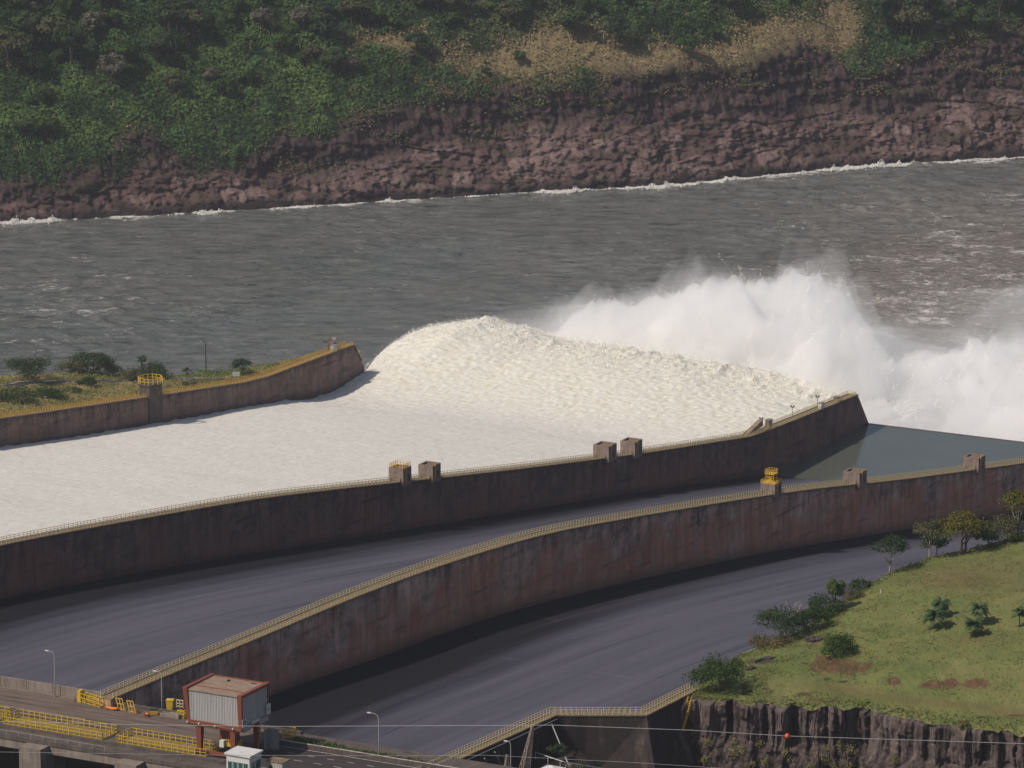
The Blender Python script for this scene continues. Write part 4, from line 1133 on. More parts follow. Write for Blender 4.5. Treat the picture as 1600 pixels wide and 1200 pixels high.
# faded centre dashes on the bridge road
mk = [(a, -640.5) for a in np.arange(60, 150, 7.5)]
n = NT('worn_line'); n.pbr(n.mix(n.ramp(n.noise(n.obj(), 2.5, 4), [(.4, 0.0), (.6, 1.0)]), (.30, .22, .14), (.16, .12, .10)), .8, .2); M['worn'] = n.m
n = NT('white_line'); n.pbr(n.mix(n.ramp(n.noise(n.obj(), 1.5, 4), [(.45, 0.0), (.7, 1.0)]), (.55, .52, .50), (.25, .23, .22)), .8, .2); M['line'] = n.m
mb = MB()
for a, b in mk: mb.box(a, a + 3.2, b - .09, b + .09, .012, .017)
o = mb.build('road_marking', M['worn'], None, Ld(0, 0), TH); o['kind'] = 'structure'

def cage(t0, t1, s0, s1, label, sp=1.32):
    o = empty('slot_railing', Ld((t0 + t1) / 2, (s0 + s1) / 2), label, 'railing', 'yellow railed slots on the bridge', TH)
    hx, hy = (t1 - t0) / 2, (s1 - s0) / 2; th = .17; H = 1.55
    for nm, p, q in (('side_panel', (-hx, -hy), (hx, -hy)), ('side_panel', (-hx, hy), (hx, hy)), ('end_panel', (-hx, -hy), (-hx, hy)), ('end_panel', (hx, -hy), (hx, hy))):
        mb = MB(); d = math.hypot(q[0] - p[0], q[1] - p[1]); k = max(2, round(d / sp))
        for zz in (H, H * .55, .12): mb.bar((p[0], p[1], zz), (q[0], q[1], zz), .10)
        for i in range(k + 1):
            x = p[0] + (q[0] - p[0]) * i / k; y = p[1] + (q[1] - p[1]) * i / k
            mb.box(x - th / 2, x + th / 2, y - th / 2, y + th / 2, 0, H)
        mb.build(nm, M['yellow'], o)
    MB().box(-hx + .3, hx - .3, -hy + .3, hy - .3, .01, .10).build('cover', M['slot'], o)
    return o
M['slot'] = m_conc('slot_cover', (.16, .11, .045), (.30, .22, .09), .8, False)
A1, B1 = TS(6, 1130, ZR), TS(156, 1158, ZR)
cage(A1[0], B1[0], -656.8, -651.0, 'longest yellow railed slot on the bridge, left of the crane')
A2, B2 = TS(175, 1163, ZR), TS(300, 1187, ZR)
cage(A2[0], A2[0] + 21.4, -656.8, -651.0, 'yellow railed slot under the crane leg')
cage(A1[0] - 23.3, A1[0] - 1.9, -656.8, -651.0, 'yellow railed slot cut off by the left edge of the photo')

# lamp posts
def lamp(label, t, s, z, h, arm, two=False, name='street_lamp', mat='galv', rz=TH, dz=0, thick=1.0):
    o = empty(name, L(t, s, z), label, 'street lamp', None, rz)
    mb = MB(); pts = [(0, 0, -dz), (0, 0, h * .5), (0, 0, h * .88), (-arm * .15, 0, h * .96), (-arm * .5, 0, h), (-arm, 0, h)]
    mb.tube(pts, [.11 * thick, .09 * thick, .075 * thick, .065 * thick, .06 * thick, .05 * thick], 6)
    if two: mb.tube([(0, 0, h * .88), (arm * .15, 0, h * .96), (arm * .5, 0, h), (arm, 0, h)], [.075, .065, .06, .05], 6)
    mb.build('pole', M[mat], o, smooth=True)
    hd = MB().box(-arm - .75, -arm + .1, -.17, .17, h - .1, h + .08); hd.build('lamp_head', M['white'] if mat == 'galv' else M['grey'], o, bevel=.03)
    if two: MB().box(arm - .1, arm + .75, -.17, .17, h - .1, h + .08).build('lamp_head', M['grey'], o, bevel=.03)
    MB().cyl(0, 0, -dz, .35 - dz, .2).build('base', M['grey'], o)
    return o
q = TS(84, 1090, ZR); lamp('lamp post with a left arm standing by the concrete parapet', q[0], -635.6, ZR, 9.9, 1.5)
q = TS(248, 1122, ZR); lamp('thin lamp post standing before the black wall beside the yellow bins', q[0], -637.0, ZR, 9.6, 1.3)
q = TS(592, 1187, ZR); lamp('lamp post with a curved arm on the grass verge of the dry chute', q[0], q[1], ZR, 9.6, 1.9)

# yellow kit between parapet and wall
Q0 = TS(122, 1098, ZR)
def frame_rack(label, name, P, h, m, n_bay, depth=1.2, diag=True, cat='scaffold', th=.13):
    """P: two (t,s) ends on the deck"""
    (t0, s0), (t1, s1) = P
    o = empty(name, Ld(t0, s0), label, cat, None, TH)
    dx, dy = t1 - t0, s1 - s0; ln = math.hypot(dx, dy); ux, uy = dx / ln, dy / ln; px, py = -uy * depth, ux * depth
    f = MB()
    for j in (0, 1):
        for i in range(n_bay + 1):
            x = ux * ln * i / n_bay + px * j; y = uy * ln * i / n_bay + py * j
            f.bar((x, y, 0), (x, y, h), th)
        for zz in (.25, h * .55, h): f.bar((px * j, py * j, zz), (dx + px * j, dy + py * j, zz), th)
    for i in range(n_bay + 1):
        x = ux * ln * i / n_bay; y = uy * ln * i / n_bay
        for zz in (.25, h): f.bar((x, y, zz), (x + px, y + py, zz), th)
    f.build('frame', m, o)
    if diag:
        g = MB()
        for i in range(n_bay):
            a = (ux * ln * i / n_bay, uy * ln * i / n_bay); b = (ux * ln * (i + 1) / n_bay, uy * ln * (i + 1) / n_bay)
            for j in (0, 1): g.bar((a[0] + px * j, a[1] + py * j, .25 if i % 2 else h), (b[0] + px * j, b[1] + py * j, h if i % 2 else .25), th * .8)
        g.build('bracing', m, o)
    return o
a = TS(124, 1097, ZR); b = TS(152, 1106, ZR)
fr = frame_rack('long yellow lattice frame leaning against the parapet end', 'lattice_scaffold', (a, (b[0] + .5, b[1])), 2.0, M['yellow'], 4)
MB().box(-.3, .5, -.3, .9, 0, 2.6).build('end_post', M['yellow'], fr)
a = TS(158, 1104, ZR); o = empty('railed_crate', Ld(*a), 'beige-yellow slatted crate between the lattice frame and the ladders', 'crate', None, TH)
mb = MB()
for x in np.linspace(0, 1.7, 6): mb.box(x - .07, x + .07, -.07, .07, 0, 1.5).box(x - .07, x + .07, 1.4, 1.54, 0, 1.5)
for zz in (.1, .75, 1.45): mb.bar((0, 0, zz), (1.7, 0, zz), .13); mb.bar((0, 1.47, zz), (1.7, 1.47, zz), .13); mb.bar((0, 0, zz), (0, 1.47, zz), .13); mb.bar((1.7, 0, zz), (1.7, 1.47, zz), .13)
mb.build('slats', M['railyellow'], o); MB().box(.1, 1.6, .1, 1.35, .1, 1.2).build('load', M['box'], o)
a = TS(166, 1108, ZR); o = empty('orange_beam', Ld(*a), 'bright orange curved beam lying on the deck below the yellow ladders', 'beam', None, TH)
mb = MB(); mb.tube([(0, .1, .5), (.6, 0, .36), (1.5, 0, .3), (2.5, .05, .42), (2.9, .1, .6)], [.3, .36, .4, .34, .25], 8); mb.build('body', M['orange'], o, smooth=True)
MB().box(.3, .6, -.4, .4, -.01, .2).box(2.0, 2.3, -.4, .4, -.01, .2).build('feet', M['dark'], o)
for i, (u, v, lab) in enumerate(((186, 1110, 'left yellow ladder frame leaning by the end of the nearest wall'), (203, 1114, 'right yellow ladder frame leaning by the end of the nearest wall'))):
    a = TS(u, v, ZR); o = empty('leaning_ladder', Ld(*a), lab, 'ladder', 'yellow ladder frames at the wall end', TH)
    lean = -1.05
    mb = MB()
    for x in (0, .75, 1.5): mb.bar((x, 0, 0), (x + lean, .5, 2.5), .16)
    mb.build('stile', M['railyellow'], o)
    mb = MB()
    for f in (.12, .55, .97): mb.bar((lean * f, .5 * f, 2.5 * f), (1.5 + lean * f, .5 * f, 2.5 * f), .14)
    mb.build('rung', M['railyellow'], o)
a = TS(117, 1096, ZR); tag(MB().cyl(0, 0, 0, .9, .16, .12).build('bollard', M['red'], None, Ld(*a)), 'small red bollard left of the yellow lattice frame', 'bollard')
a = TS(215, 1115, ZR); tag(MB().box(-.3, .3, -.3, .3, 0, .15).cyl(0, 0, .15, 1.1, .22, .14).build('bollard', M['red'], None, Ld(*a)), 'red bollard at the foot of the right ladder frame', 'bollard')
a = TS(230, 1120, ZR); o = empty('winch', Ld(*a), 'small red winch on the deck left of the low yellow bin', 'winch', None, TH)
MB().box(-.5, .5, -.4, .4, 0, .2).box(-.42, -.3, -.35, .35, .2, .8).box(.3, .42, -.35, .35, .2, .8).build('stand', M['red'], o); m_ = MB(); m_.tube([(-.45, 0, .6), (.45, 0, .6)], .28, 10); m_.build('drum', M['orange'], o)
a = TS(241, 1117, ZR); o = empty('waste_bin', Ld(*a), 'low open yellow bin at the foot of the thin lamp post', 'bin', None, TH + .5)
mb = MB(); mb.hexa([(-.75, -.5, .1), (.75, -.5, .1), (.75, .5, .1), (-.75, .5, .1)], [(-.9, -.6, 1.1), (.9, -.6, 1.1), (.9, .6, 1.1), (-.9, .6, 1.1)]); mb.build('body', M['yellow'], o, bevel=.04)
MB().box(-.92, .92, -.62, .62, 1.1, 1.3).build('lid', M['dark'], o)
a = TS(266, 1111, ZR); o = empty('waste_bin', Ld(a[0], a[1], ZR + .2), 'tall bright yellow bin standing on the concrete blocks', 'bin', None, TH + .35)
mb = MB(); mb.hexa([(-.62, -.62, .1), (.62, -.62, .1), (.62, .62, .1), (-.62, .62, .1)], [(-.75, -.75, 2.2), (.75, -.75, 2.2), (.75, .75, 2.2), (-.75, .75, 2.2)]); mb.build('body', M['yellow'], o, bevel=.08)
MB().box(-.8, .8, -.8, .8, 2.2, 2.32).build('lid', M['yellow'], o); MB().box(-.5, .5, -.5, .5, -.2, .1).build('foot', M['dark'], o)
a = TS(248, 1119, ZR); tag(MB().box(0, 4.6, 0, 1.5, 0, .75).box(1.9, 4.6, .1, 1.3, .75, 1.0).build('concrete_block', M['conc'], None, Ld(a[0] + .3, a[1] - .1), TH, bevel=.06), 'pale concrete blocks below the tall yellow bin', 'concrete block')
a = TS(277, 1122, ZR); ff = frame_rack('little yellow railed frame beside the crane', 'safety_cage', (a, (a[0] + 1.5, a[1] + .1)), 1.6, M['yellow'], 2, .7, False, th=.14)
a = TS(276, 1105, ZR); frame_rack('dull yellow safety railing by the tall bin', 'safety_railing', (a, (a[0] + 1.6, a[1])), 1.6, M['rail'], 2, .2, False, 'railing', .12)
a = TS(444, 1155, ZR); frame_rack('yellow ladder cage beyond the crane at the dry chute', 'ladder_cage', (a, (a[0] + 1.6, a[1] + 2.0)), 2.0, M['railyellow'], 2, .8, True, 'railing', .14)
MB_ = MB(); MB_.box(0, 45, -634.6, -633.7, -.02, .55)
tag(MB_.build('low_wall', M['concdark'], None, Ld(109.6, 0), TH), 'low dark concrete upstand closing the deck behind the yellow bins', 'wall')

# ------------------------------------------------------------------ gantry crane
c0 = TS(313, 1179, ZR)
gc = empty('gantry_crane', Ld(*c0), 'red-framed gantry crane with a grey corrugated machine house on the dam crest', 'gantry crane', None, TH)
LX, LY, HB, HT = 8.0, 9.0, 6.3, 13.6
def post(x, y):
    return MB().hexa([(x - .42, y - .42, .5), (x + .42, y - .42, .5), (x + .42, y + .42, .5), (x - .42, y + .42, .5)],
                     [(x - .62, y - .62, HB), (x + .62, y - .62, HB), (x + .62, y + .62, HB), (x - .62, y + .62, HB)])
for x in (0, LX):
    for y in (0, LY):
        lg = post(x, y).build('leg', M['red'], gc)
        MB().box(x - .9, x + .9, y - .3, y + .3, 0, .5).build('bogie', M['dark'], lg)
for y in (0, LY): MB().box(-.9, LX + .9, y - .36, y + .36, .52, 1.1).build('sill_beam', M['red'], gc)
X0_, X1_, Y0_, Y1_ = -2.6, 10.3, -.8, 9.8
MB().box(X0_, X1_, Y0_, Y0_ + .6, HB, HB + 1.1).box(X0_, X1_, Y1_ - .6, Y1_, HB, HB + 1.1).box(X0_, X0_ + .6, Y0_ + .6, Y1_ - .6, HB, HB + 1.1).box(X1_ - .6, X1_, Y0_ + .6, Y1_ - .6, HB, HB + 1.1).build('base_beam', M['red'], gc)
fb = MB()
for (x, y, dx, dy) in ((X0_, Y0_, -.75, -.35), (X1_, Y0_, .25, -.35), (X0_, Y1_, -.75, .35), (X1_, Y1_, .25, .35)):
    sx = 1 if x < 3 else -1; sy = 1 if y < 3 else -1
    def rect(px, py, k, z): return [(px, py, z), (px + sx * k, py, z), (px + sx * k, py + sy * .55, z), (px, py + sy * .55, z)]
    fb.hexa(rect(x, y, .75, HB + 1.12), rect(x + dx, y + dy, 1.0, HT + .5))
for x0, x1 in ((X0_ - .75, X0_ + .1), (X1_ - .6, X1_ + .25)):
    fb.box(x0, x1, Y0_ + .25, Y1_ - .25, HT - .1, HT + .48)
fb.box(X0_ + .15, X1_ - .7, Y1_ - .2, Y1_ + .25, HT - .1, HT + .35)
fb.build('frame', M['red'], gc)
def corr(p, q, zz0, zz1, nrm, k):
    """ribbed sheet between two floor points"""
    mb = MB(); V = []; p = np.array(p); q = np.array(q); nrm = np.array(nrm)
    m_ = k * 4
    for i in range(m_ + 1):
        o_ = .09 if (i % 4) in (1, 2) else 0
        a = p + (q - p) * i / m_ + nrm * o_; V.append((a[0], a[1], zz0)); V.append((a[0], a[1], zz1))
    mb.add(V, [(2 * i, 2 * i + 2, 2 * i + 3, 2 * i + 1) for i in range(m_)]); return mb
corr((X0_ + .2, Y0_ + .15), (X1_ - .2, Y0_ + .15), HB + 1.0, HT - .05, (0, -1), 34).build('side_panel', M['corr'], gc)
corr((X1_ - .12, Y0_ + .2), (X1_ - .12, Y1_ - .2), HB + 1.0, HT - .05, (1, 0), 28).build('end_panel', M['corr'], gc)
corr((X1_ - .2, Y1_ - .15), (X0_ + .2, Y1_ - .15), HB + 1.0, HT - .05, (0, 1), 34).build('side_panel', M['corr'], gc)
corr((X0_ + .12, Y1_ - .2), (X0_ + .12, Y0_ + .2), HB + 1.0, HT - .05, (-1, 0), 28).build('end_panel', M['corr'], gc)
rf = MB().hexa([(X0_ + .15, Y0_ - .1, HT - .04), (X1_ - .65, Y0_ - .1, HT - .04), (X1_ - .65, Y1_ - .25, HT - .04), (X0_ + .15, Y1_ - .25, HT - .04)],
               [(X0_ + .15, Y0_ - .1, HT + .1), (X1_ - .65, Y0_ - .1, HT + .1), (X1_ - .65, Y1_ - .25, HT + .22), (X0_ + .15, Y1_ - .25, HT + .22)]).build('roof', M['roof'], gc)
MB().box(X0_ + .2, X1_ - .7, 2.1, 2.3, HT + .08, HT + .25).build('roof_seam', M['red'], rf)
MB().box(2.0, 2.5, 7.4, 7.9, HT + .15, HT + .5).box(7.2, 8.4, 8.2, 8.6, HT + .15, HT + .3).build('roof_vent', M['dark'], rf)
for k, (y0, y1, zz0, zz1) in enumerate(((Y0_ + .6, Y0_ + 3.6, HB - .25, HB + .85), (Y0_ + 6.9, Y1_ - .2, HB - .1, HB + .9))):
    MB().box(X1_ + .01, X1_ + .1, y0, y1, zz0, zz1).build('skirt_panel', M['galv'], gc)
MB().box(X1_ + .11, X1_ + .2, Y0_ + 3.7, Y0_ + 6.8, HB + .75, HB + 1.4).build('name_strip', M['white'], gc)
MB().tube([(X0_, Y0_ - .25, HB + .55), (X1_ - .2, Y0_ - .25, HB + .55)], .05, 5).build('conduit', M['conc'], gc)
for x in (X0_ + .3, .4, 4.2, 8.4): MB().box(x - .12, x + .12, Y0_ - .4, Y0_ - .05, HB + .45, HB + .75).build('floodlight', M['white'], gc)
sg = MB().box(X1_ + .2, X1_ + .26, Y0_ - .1, Y0_ + 1.55, HB + 1.0, HB + 2.75).build('sign', M['white'], gc)
mb = MB(); V = []; 
for k in range(18):
    an = 2 * math.pi * k / 18; V.append((math.cos(an), math.sin(an)))
for k in range(18):
    a_, b_ = V[k], V[(k + 1) % 18]
    mb.add([(X1_ + .27, Y0_ + .72 + a_[0] * r_, HB + 1.87 + a_[1] * r_) for r_ in (.58, .24)] + [(X1_ + .27, Y0_ + .72 + b_[0] * r_, HB + 1.87 + b_[1] * r_) for r_ in (.24, .58)], [(0, 1, 2, 3)])
mb.build('blue_ring', M['blue'], sg)
s2 = MB().box(X1_ + .35, X1_ + .41, Y1_ - 1.35, Y1_ + .25, HB + 1.25, HB + 3.5).build('sign', M['white'], gc)
def text(s, size, m, parent, loc, rot):
    cu = bpy.data.curves.new('lettering', 'FONT'); cu.body = s; cu.size = size; cu.align_x = 'CENTER'; cu.align_y = 'CENTER'
    tmp = bpy.data.objects.new('lettering', cu); COL.objects.link(tmp)
    dg = bpy.context.evaluated_depsgraph_get(); me = bpy.data.meshes.new_from_object(tmp.evaluated_get(dg))
    bpy.data.objects.remove(tmp); me.materials.clear()
    o = link('lettering', me, m, parent, loc); o.rotation_euler = rot; return o
text('L30', .75, M['blue'], s2, (X1_ + .43, Y1_ - .55, HB + 2.35), (R(90), 0, R(90)))
# operator's cab, hoist and yellow service platform below the house
MB().box(4.4, 6.6, 2.4, 4.6, 1.9, HB).build('hoist_cabinet', M['orangebox'] if 'orangebox' in M else M['red'], gc)
cb = MB().box(5.6, 8.6, .7, 2.1, 2.6, 2.8).build('service_platform', M['yellow'], gc)
rr = MB()
for p_, q_ in (((5.6, .7), (8.6, .7)), ((8.6, .7), (8.6, 2.1)), ((5.6, .7), (5.6, 2.1))):
    for zz in (3.3, 3.8): rr.bar((p_[0], p_[1], zz), (q_[0], q_[1], zz), .1)
    for f in (0, .25, .5, .75, 1): rr.bar((p_[0] + (q_[0] - p_[0]) * f, p_[1] + (q_[1] - p_[1]) * f, 2.8), (p_[0] + (q_[0] - p_[0]) * f, p_[1] + (q_[1] - p_[1]) * f, 3.8), .1)
rr.build('platform_railing', M['yellow'], cb); MB().box(5.5, 8.7, .55, .68, 2.45, 3.1).build('toe_board', M['yellow'], cb)
MB().box(4.6, 5.6, -.1, .9, 2.3, 3.7).build('control_box', M['white'], gc)
MB().box(1.8, 6.4, 5.2, 7.4, 4.2, HB).box(2.6, 3.1, 6, 6.5, 1.5, 4.2).build('hoist', M['dark'], gc)
MB().tube([(9.6, 9.4, 0), (9.6, 9.4, HB)], .08, 6).build('conduit', M['galv'], gc)
MB().box(9.9, 10.2, 9.0, 10.4, -.02, 4.3).box(9.9, 12.4, 10.1, 10.4, -.02, 4.3).build('cable_screen', M['grey'], gc)

lb = MB()
for yy in (8.2, 8.8): lb.bar((LX + .8, yy, .4), (LX + .8, yy, HB), .09)
for zz in np.arange(.7, HB, .45): lb.bar((LX + .8, 8.2, zz), (LX + .8, 8.8, zz), .07)
lb.build('ladder', M['yellow'], gc)
for x_, y_ in ((3.0, 6.1), (2.7, 6.4)): MB().tube([(x_, y_, .8), (x_, y_, 4.2)], .05, 5).build('hoist_rope', M['dark'], gc)
# guard hut and booth
def at_deck(u, v): 
    q = TS(u, v, ZR); return q
q = TS(362, 1217, ZR)
hut = empty('guard_hut', Ld(*q), 'white guard hut with green windows in front of the crane', 'hut', None, TH)
wx, wy, wh = 5.4, 4.6, 5.0
MB().box(-1.2, -1.2 + wx, 0, wy, 0, wh).build('walls', M['white'], hut, bevel=.05)
r_ = MB().hexa([(-1.5, -.3, wh), (-1.2 + wx + .3, -.3, wh), (-1.2 + wx + .3, wy + .3, wh), (-1.5, wy + .3, wh)], [(-1.5, -.3, wh + .35), (-1.2 + wx + .3, -.3, wh + .35), (-1.2 + wx + .3, wy + .3, wh + .35), (-1.5, wy + .3, wh + .35)]).build('roof', M['white'], hut)
for (x0, x1) in ((-.7, .1), (.5, 1.3), (1.7, 2.5), (2.9, 3.7)):
    wn = MB().box(x0, x1, -.05, -.003, 2.0, 3.6).build('window', M['glass'], hut); MB().box(x0 - .1, x0, -.09, -.003, 1.9, 3.7).box(x1, x1 + .1, -.09, -.003, 1.9, 3.7).build('frame', M['grey'], wn)
for (y0, y1) in ((.4, 1.9), (2.2, 4.2)):
    wn = MB().box(-1.2 + wx + .003, -1.2 + wx + .05, y0, y1, 2.0, 3.7).build('window', M['glass'], hut); MB().box(-1.2 + wx + .003, -1.2 + wx + .1, y0 - .12, y0, 1.9, 3.8).box(-1.2 + wx + .003, -1.2 + wx + .1, y1, y1 + .12, 1.9, 3.8).build('frame', M['white'], wn)
q = TS(417, 1211, ZR)
bo = empty('storage_booth', Ld(*q), 'small beige booth with a tan roof right of the white guard hut', 'booth', None, TH)
MB().box(0, 3.6, 0, 2.9, 0, 2.9).build('walls', M['box'], bo, bevel=.04)
MB().box(-.15, 3.75, -.15, 3.05, 2.9, 3.05).build('roof', M['walk'], bo)
MB().box(.6, 1.3, -.05, -.003, 1.4, 2.1).build('window', M['dark'], bo)
MB().box(2.2, 2.35, -.08, -.003, 0, 2.9).build('corner_trim', M['white'], bo)

# right hand road on the abutment
rs = MB(); rs.box(150, 330, -720, -633.6, -1.2, -.03); o = rs.build('ground', M['concdark'], None, Ld(0, 0), TH); o['kind'] = 'structure'
o = MB().box(150.02, 330, -659.5, -642.6, -.03, .02).build('road', M['asphalt'], None, Ld(0, 0), TH); o['kind'] = 'structure'
mb = MB(); mb.box(152, 320, -643.35, -643.15, .02, .026); mb.box(152, 320, -657.6, -657.4, .02, .026)
for a in np.arange(153, 320, 4.6): mb.box(a, a + 1.9, -650.4, -650.2, .02, .026)
for a in np.arange(154, 320, 4.6): mb.box(a, a + 1.6, -646.6, -646.42, .02, .026)
o = mb.build('road_marking', M['line'], None, Ld(0, 0), TH); o['kind'] = 'structure'
tag(MB().box(153.5, 330, -642.6, -642.2, -.02, 1.0).build('kerb_wall', M['concdark'], None, Ld(0, 0), TH), 'low dark kerb wall between the right hand road and the grassy verge', 'kerb')
tag(MB().box(153.5, 330, -642.55, -642.25, 1.0, 1.06).build('kerb_line', M['line'], None, Ld(0, 0), TH), 'white painted line along the top of the low dark kerb wall', 'painted line')
def verge():
    rng = np.random.RandomState(4); k = 9000
    t = rng.uniform(155.5, 186, k); s = rng.uniform(-642.0, -637.6, k) ; s = np.minimum(s, -636.5)
    wmax = np.interp(t, [155, 160, 172, 186], [1.0, 1.0, .8, .6])
    s = -642.1 + (s + 642.1) * wmax
    z = ZR - .1 + np.abs(rng.normal(0, .35, k)) * (.7 + .6 * fbm(t * .3, s * .4, 3))
    cols = np.array(GREENS['bright'] + GREENS['olive'] + GREENS['tan'])[rng.choice(9, k, p=[.16, .26, .16, .1, .1, .06, .05, .06, .05])]
    p = np.stack([t, s, z - ZR], 1)
    V, Q = leaves(p, np.tile([0, -.3, .9], (k, 1)), .12 + .28 * rng.rand(k), rng, .5)
    tag(link('grass', npmesh('grass', V, Q, False, np.repeat(cols, 4, 0)), M['leaf'], None, Ld(0, 0), TH), 'strip of green grass between the road and the dry chute', 'grass', kind='stuff')
verge()
# end wall under the verge so the chute starts at a real step
o = MB().box(152, 190, -637.2, -634, -16, -.1).build('verge_bank', M['concdark'], None, Ld(0, 0), TH); tag(o, 'dark concrete edge under the grass verge at the head of the dry chute', 'wall')

# ------------------------------------------------------------------ right side wall of the near chute
W4 = [TS(640, 1224, 112), TS(690, 1200, 112), TS(868, 1119, 112), TS(1010, 1119, 112), TS(1090, 1077, 112.2)]
w4 = empty('retaining_wall', L(0, 0, 112), 'kinked dark retaining wall with a railed walkway at the lower right of the dry chute', 'wall', None, TH)
mb = MB()
def off2(P, d):
    out = []
    for i, p in enumerate(P):
        a = np.array(P[max(i - 1, 0)]); b = np.array(P[min(i + 1, len(P) - 1)]); t = (b - a) / np.linalg.norm(b - a)
        out.append((p[0] + t[1] * d, p[1] - t[0] * d))
    return out
W4a = off2(W4, 0.0); W4b = off2(W4, -1.9)
bat = [off2(W4, d)[i] for i, d in enumerate((.3, .3, .6, 7.0, 10.0))]
V = []; Fq = []
def conc4():
    mb = MB()
    for i in range(len(W4) - 1):
        a, b, c, d = W4b[i], W4b[i + 1], W4[i + 1], W4[i]
        e_, f_ = bat[i + 1], bat[i]
        mb.add([(a[0], a[1], -22), (b[0], b[1], -22), (e_[0], e_[1], -22), (f_[0], f_[1], -22), (a[0], a[1], -.02), (b[0], b[1], -.02), (c[0], c[1], -.02), (d[0], d[1], -.02)],
               [(4, 5, 6, 7), (0, 1, 5, 4), (3, 7, 6, 2), (0, 3, 2, 1)])
    return mb
def _w4mat():
    n = NT('retaining_concrete'); v = n.obj()
    st = n.noise(n.mapped(v, (.14, .14, .015), rot=(0, 0, 0)), 1.0, 5, .65)
    mo = n.noise(v, .5, 6, .7)
    c = n.ramp(st, [(.38, (.022, .018, .019)), (.5, (.055, .044, .043)), (.58, (.05, .04, .038)), (.68, (.15, .115, .10))])
    c = n.mix(n.ramp(mo, [(.35, .6), (.6, 0.0)]), c, (.025, .02, .02))
    n.pbr(c, .9, .15, normal=n.bump(mo, .4, .1)); return n.m
conc4().build('concrete_body', _w4mat(), w4)
mb = MB()
for i in range(len(W4) - 1):
    a, b, c, d = off2(W4, -2.0)[i], off2(W4, -2.0)[i + 1], off2(W4, .2)[i + 1], off2(W4, .2)[i]
    mb.hexa([(*a, .0), (*b, .0), (*c, .0), (*d, .0)], [(*a, .2), (*b, .2), (*c, .2), (*d, .2)])
mb.build('walkway', M['walk'], w4)
railing('walkway_railing', 'cream railing on the near side of the kinked retaining wall', [(p[0], p[1], .2) for p in off2(W4, .1)], L(0, 0, 112), TH, M['rail'], 1.15, 1.25, None, .10)
railing('walkway_railing', 'cream railing on the chute side of the kinked retaining wall', [(p[0], p[1], .2) for p in off2(W4, -1.9)], L(0, 0, 112), TH, M['rail'], 1.15, 1.25, None, .10)
pp = MB(); P = off2(W4, .5)
pp.tube([(P[0][0], P[0][1], -.5), (P[1][0], P[1][1], -.5), (P[2][0], P[2][1], -.5)], .12, 6)
tag(pp.build('pipe', M['galv'], None, L(0, 0, 112), TH), 'pale pipe running below the walkway of the retaining wall', 'pipe')
# lower yard below the wall
def yard():
    pts = np.array([TS(u, 1240, 97) for u in (560, 1120)])
    n = NT('yard_ground'); n.pbr(n.ramp(n.noise(n.obj(), .3, 6, .65), [(.3, (.022, .018, .018)), (.6, (.05, .04, .038)), (.8, (.085, .068, .06))]), .95, .1)
    t = np.linspace(186, 330, 40); s = np.linspace(-760, -585, 50); T, S_ = np.meshgrid(t, s)
    X_ = A[0] + EV[0] * T + GV[0] * S_; Y_ = A[1] + EV[1] * T + GV[1] * S_
    U_, V_ = projn(X_, Y_, 104.0)
    Z = 105 - 11 * sstep(905, 985, U_) + .7 * fbm(T * .08, S_ * .08, 3)
    link('ground', gridmesh('ground', T, S_, Z), n.m, None, L(0, 0), TH)['kind'] = 'structure'
yard()
ZY = 105.0
def Py(u, v, z): 
    q = onz(u, v, z); return Vector(q)
# slanting white stay pipes
for i, (u0, v0, u1, v1, lab) in enumerate(((862, 1131, 890, 1196, 'long white slanting stay pipe right of the lattice tower'), (773, 1175, 790, 1207, 'white slanting stay pipe left of the lattice tower, upper one'), (757, 1185, 768, 1207, 'short white slanting stay pipe lowest on the retaining wall'))):
    a = Py(u0, v0, 111.2); b = Py(u1, v1, ZY)
    o = empty('stay_pipe', tuple(b), lab, 'pipe'); mb = MB(); mb.tube([(0, 0, -.4), tuple(a - b)], .13, 6); mb.build('shaft', M['galv'], o); MB().box(-.4, .4, -.4, .4, -.4, .25).build('footing', M['conc'], o)
def lattice(label, u, v, h, w0, lean, zbase=105.0):
    b = Py(u, v, zbase); o = empty('lattice_tower', tuple(b), label, 'lattice tower', None, .5)
    k = 9; mb = MB(); lv = []
    for i in range(k + 1):
        f = i / k; r = w0 * (1 - .85 * f); cx = lean * f
        lv.append([(cx - r, -r, h * f), (cx + r, -r, h * f), (cx + r, r, h * f), (cx - r, r, h * f)])
    for i in range(k):
        for j in range(4): mb.bar(lv[i][j], lv[i + 1][j], .17)
    mb.build('legs', M['lat'], o); mb = MB()
    for i in range(k):
        for j in range(4):
            mb.bar(lv[i][j], lv[i + 1][(j + 1) % 4], .1); mb.bar(lv[i + 1][j], lv[i + 1][(j + 1) % 4], .1); mb.bar(lv[i][(j + 1) % 4], lv[i + 1][j], .1)
    mb.build('bracing', M['lat'], o); return o
M['lat'] = m_paint('lattice_paint', (.30, .23, .19), .6, .4)
lattice('tall leaning lattice tower before the retaining wall', 816, 1222, 11.5, 1.0, 2.4)
lattice('small lattice mast top left of the tall lattice tower', 791, 1228, 6.6, .8, .2)
o = lamp('thin pale lamp post between the two lattice towers', 0, 0, 0, 8.6, .8); o.location = tuple(Py(798, 1222, ZY))
b = Py(842, 1222, ZY); o = empty('shed', tuple(b), 'small white roofed shed at the bottom edge below the retaining wall', 'shed', None, TH)
MB().box(0, 4.0, 0, 3.6, -.5, 2.6).build('walls', M['conc'], o)
MB().add([(-.3, -.3, 2.6), (4.3, -.3, 2.6), (4.3, 3.9, 2.6), (-.3, 3.9, 2.6), (2.0, 1.8, 3.4)], [(0, 1, 4), (1, 2, 4), (2, 3, 4), (3, 0, 4), (0, 3, 2, 1)]).build('roof', M['white'], o)
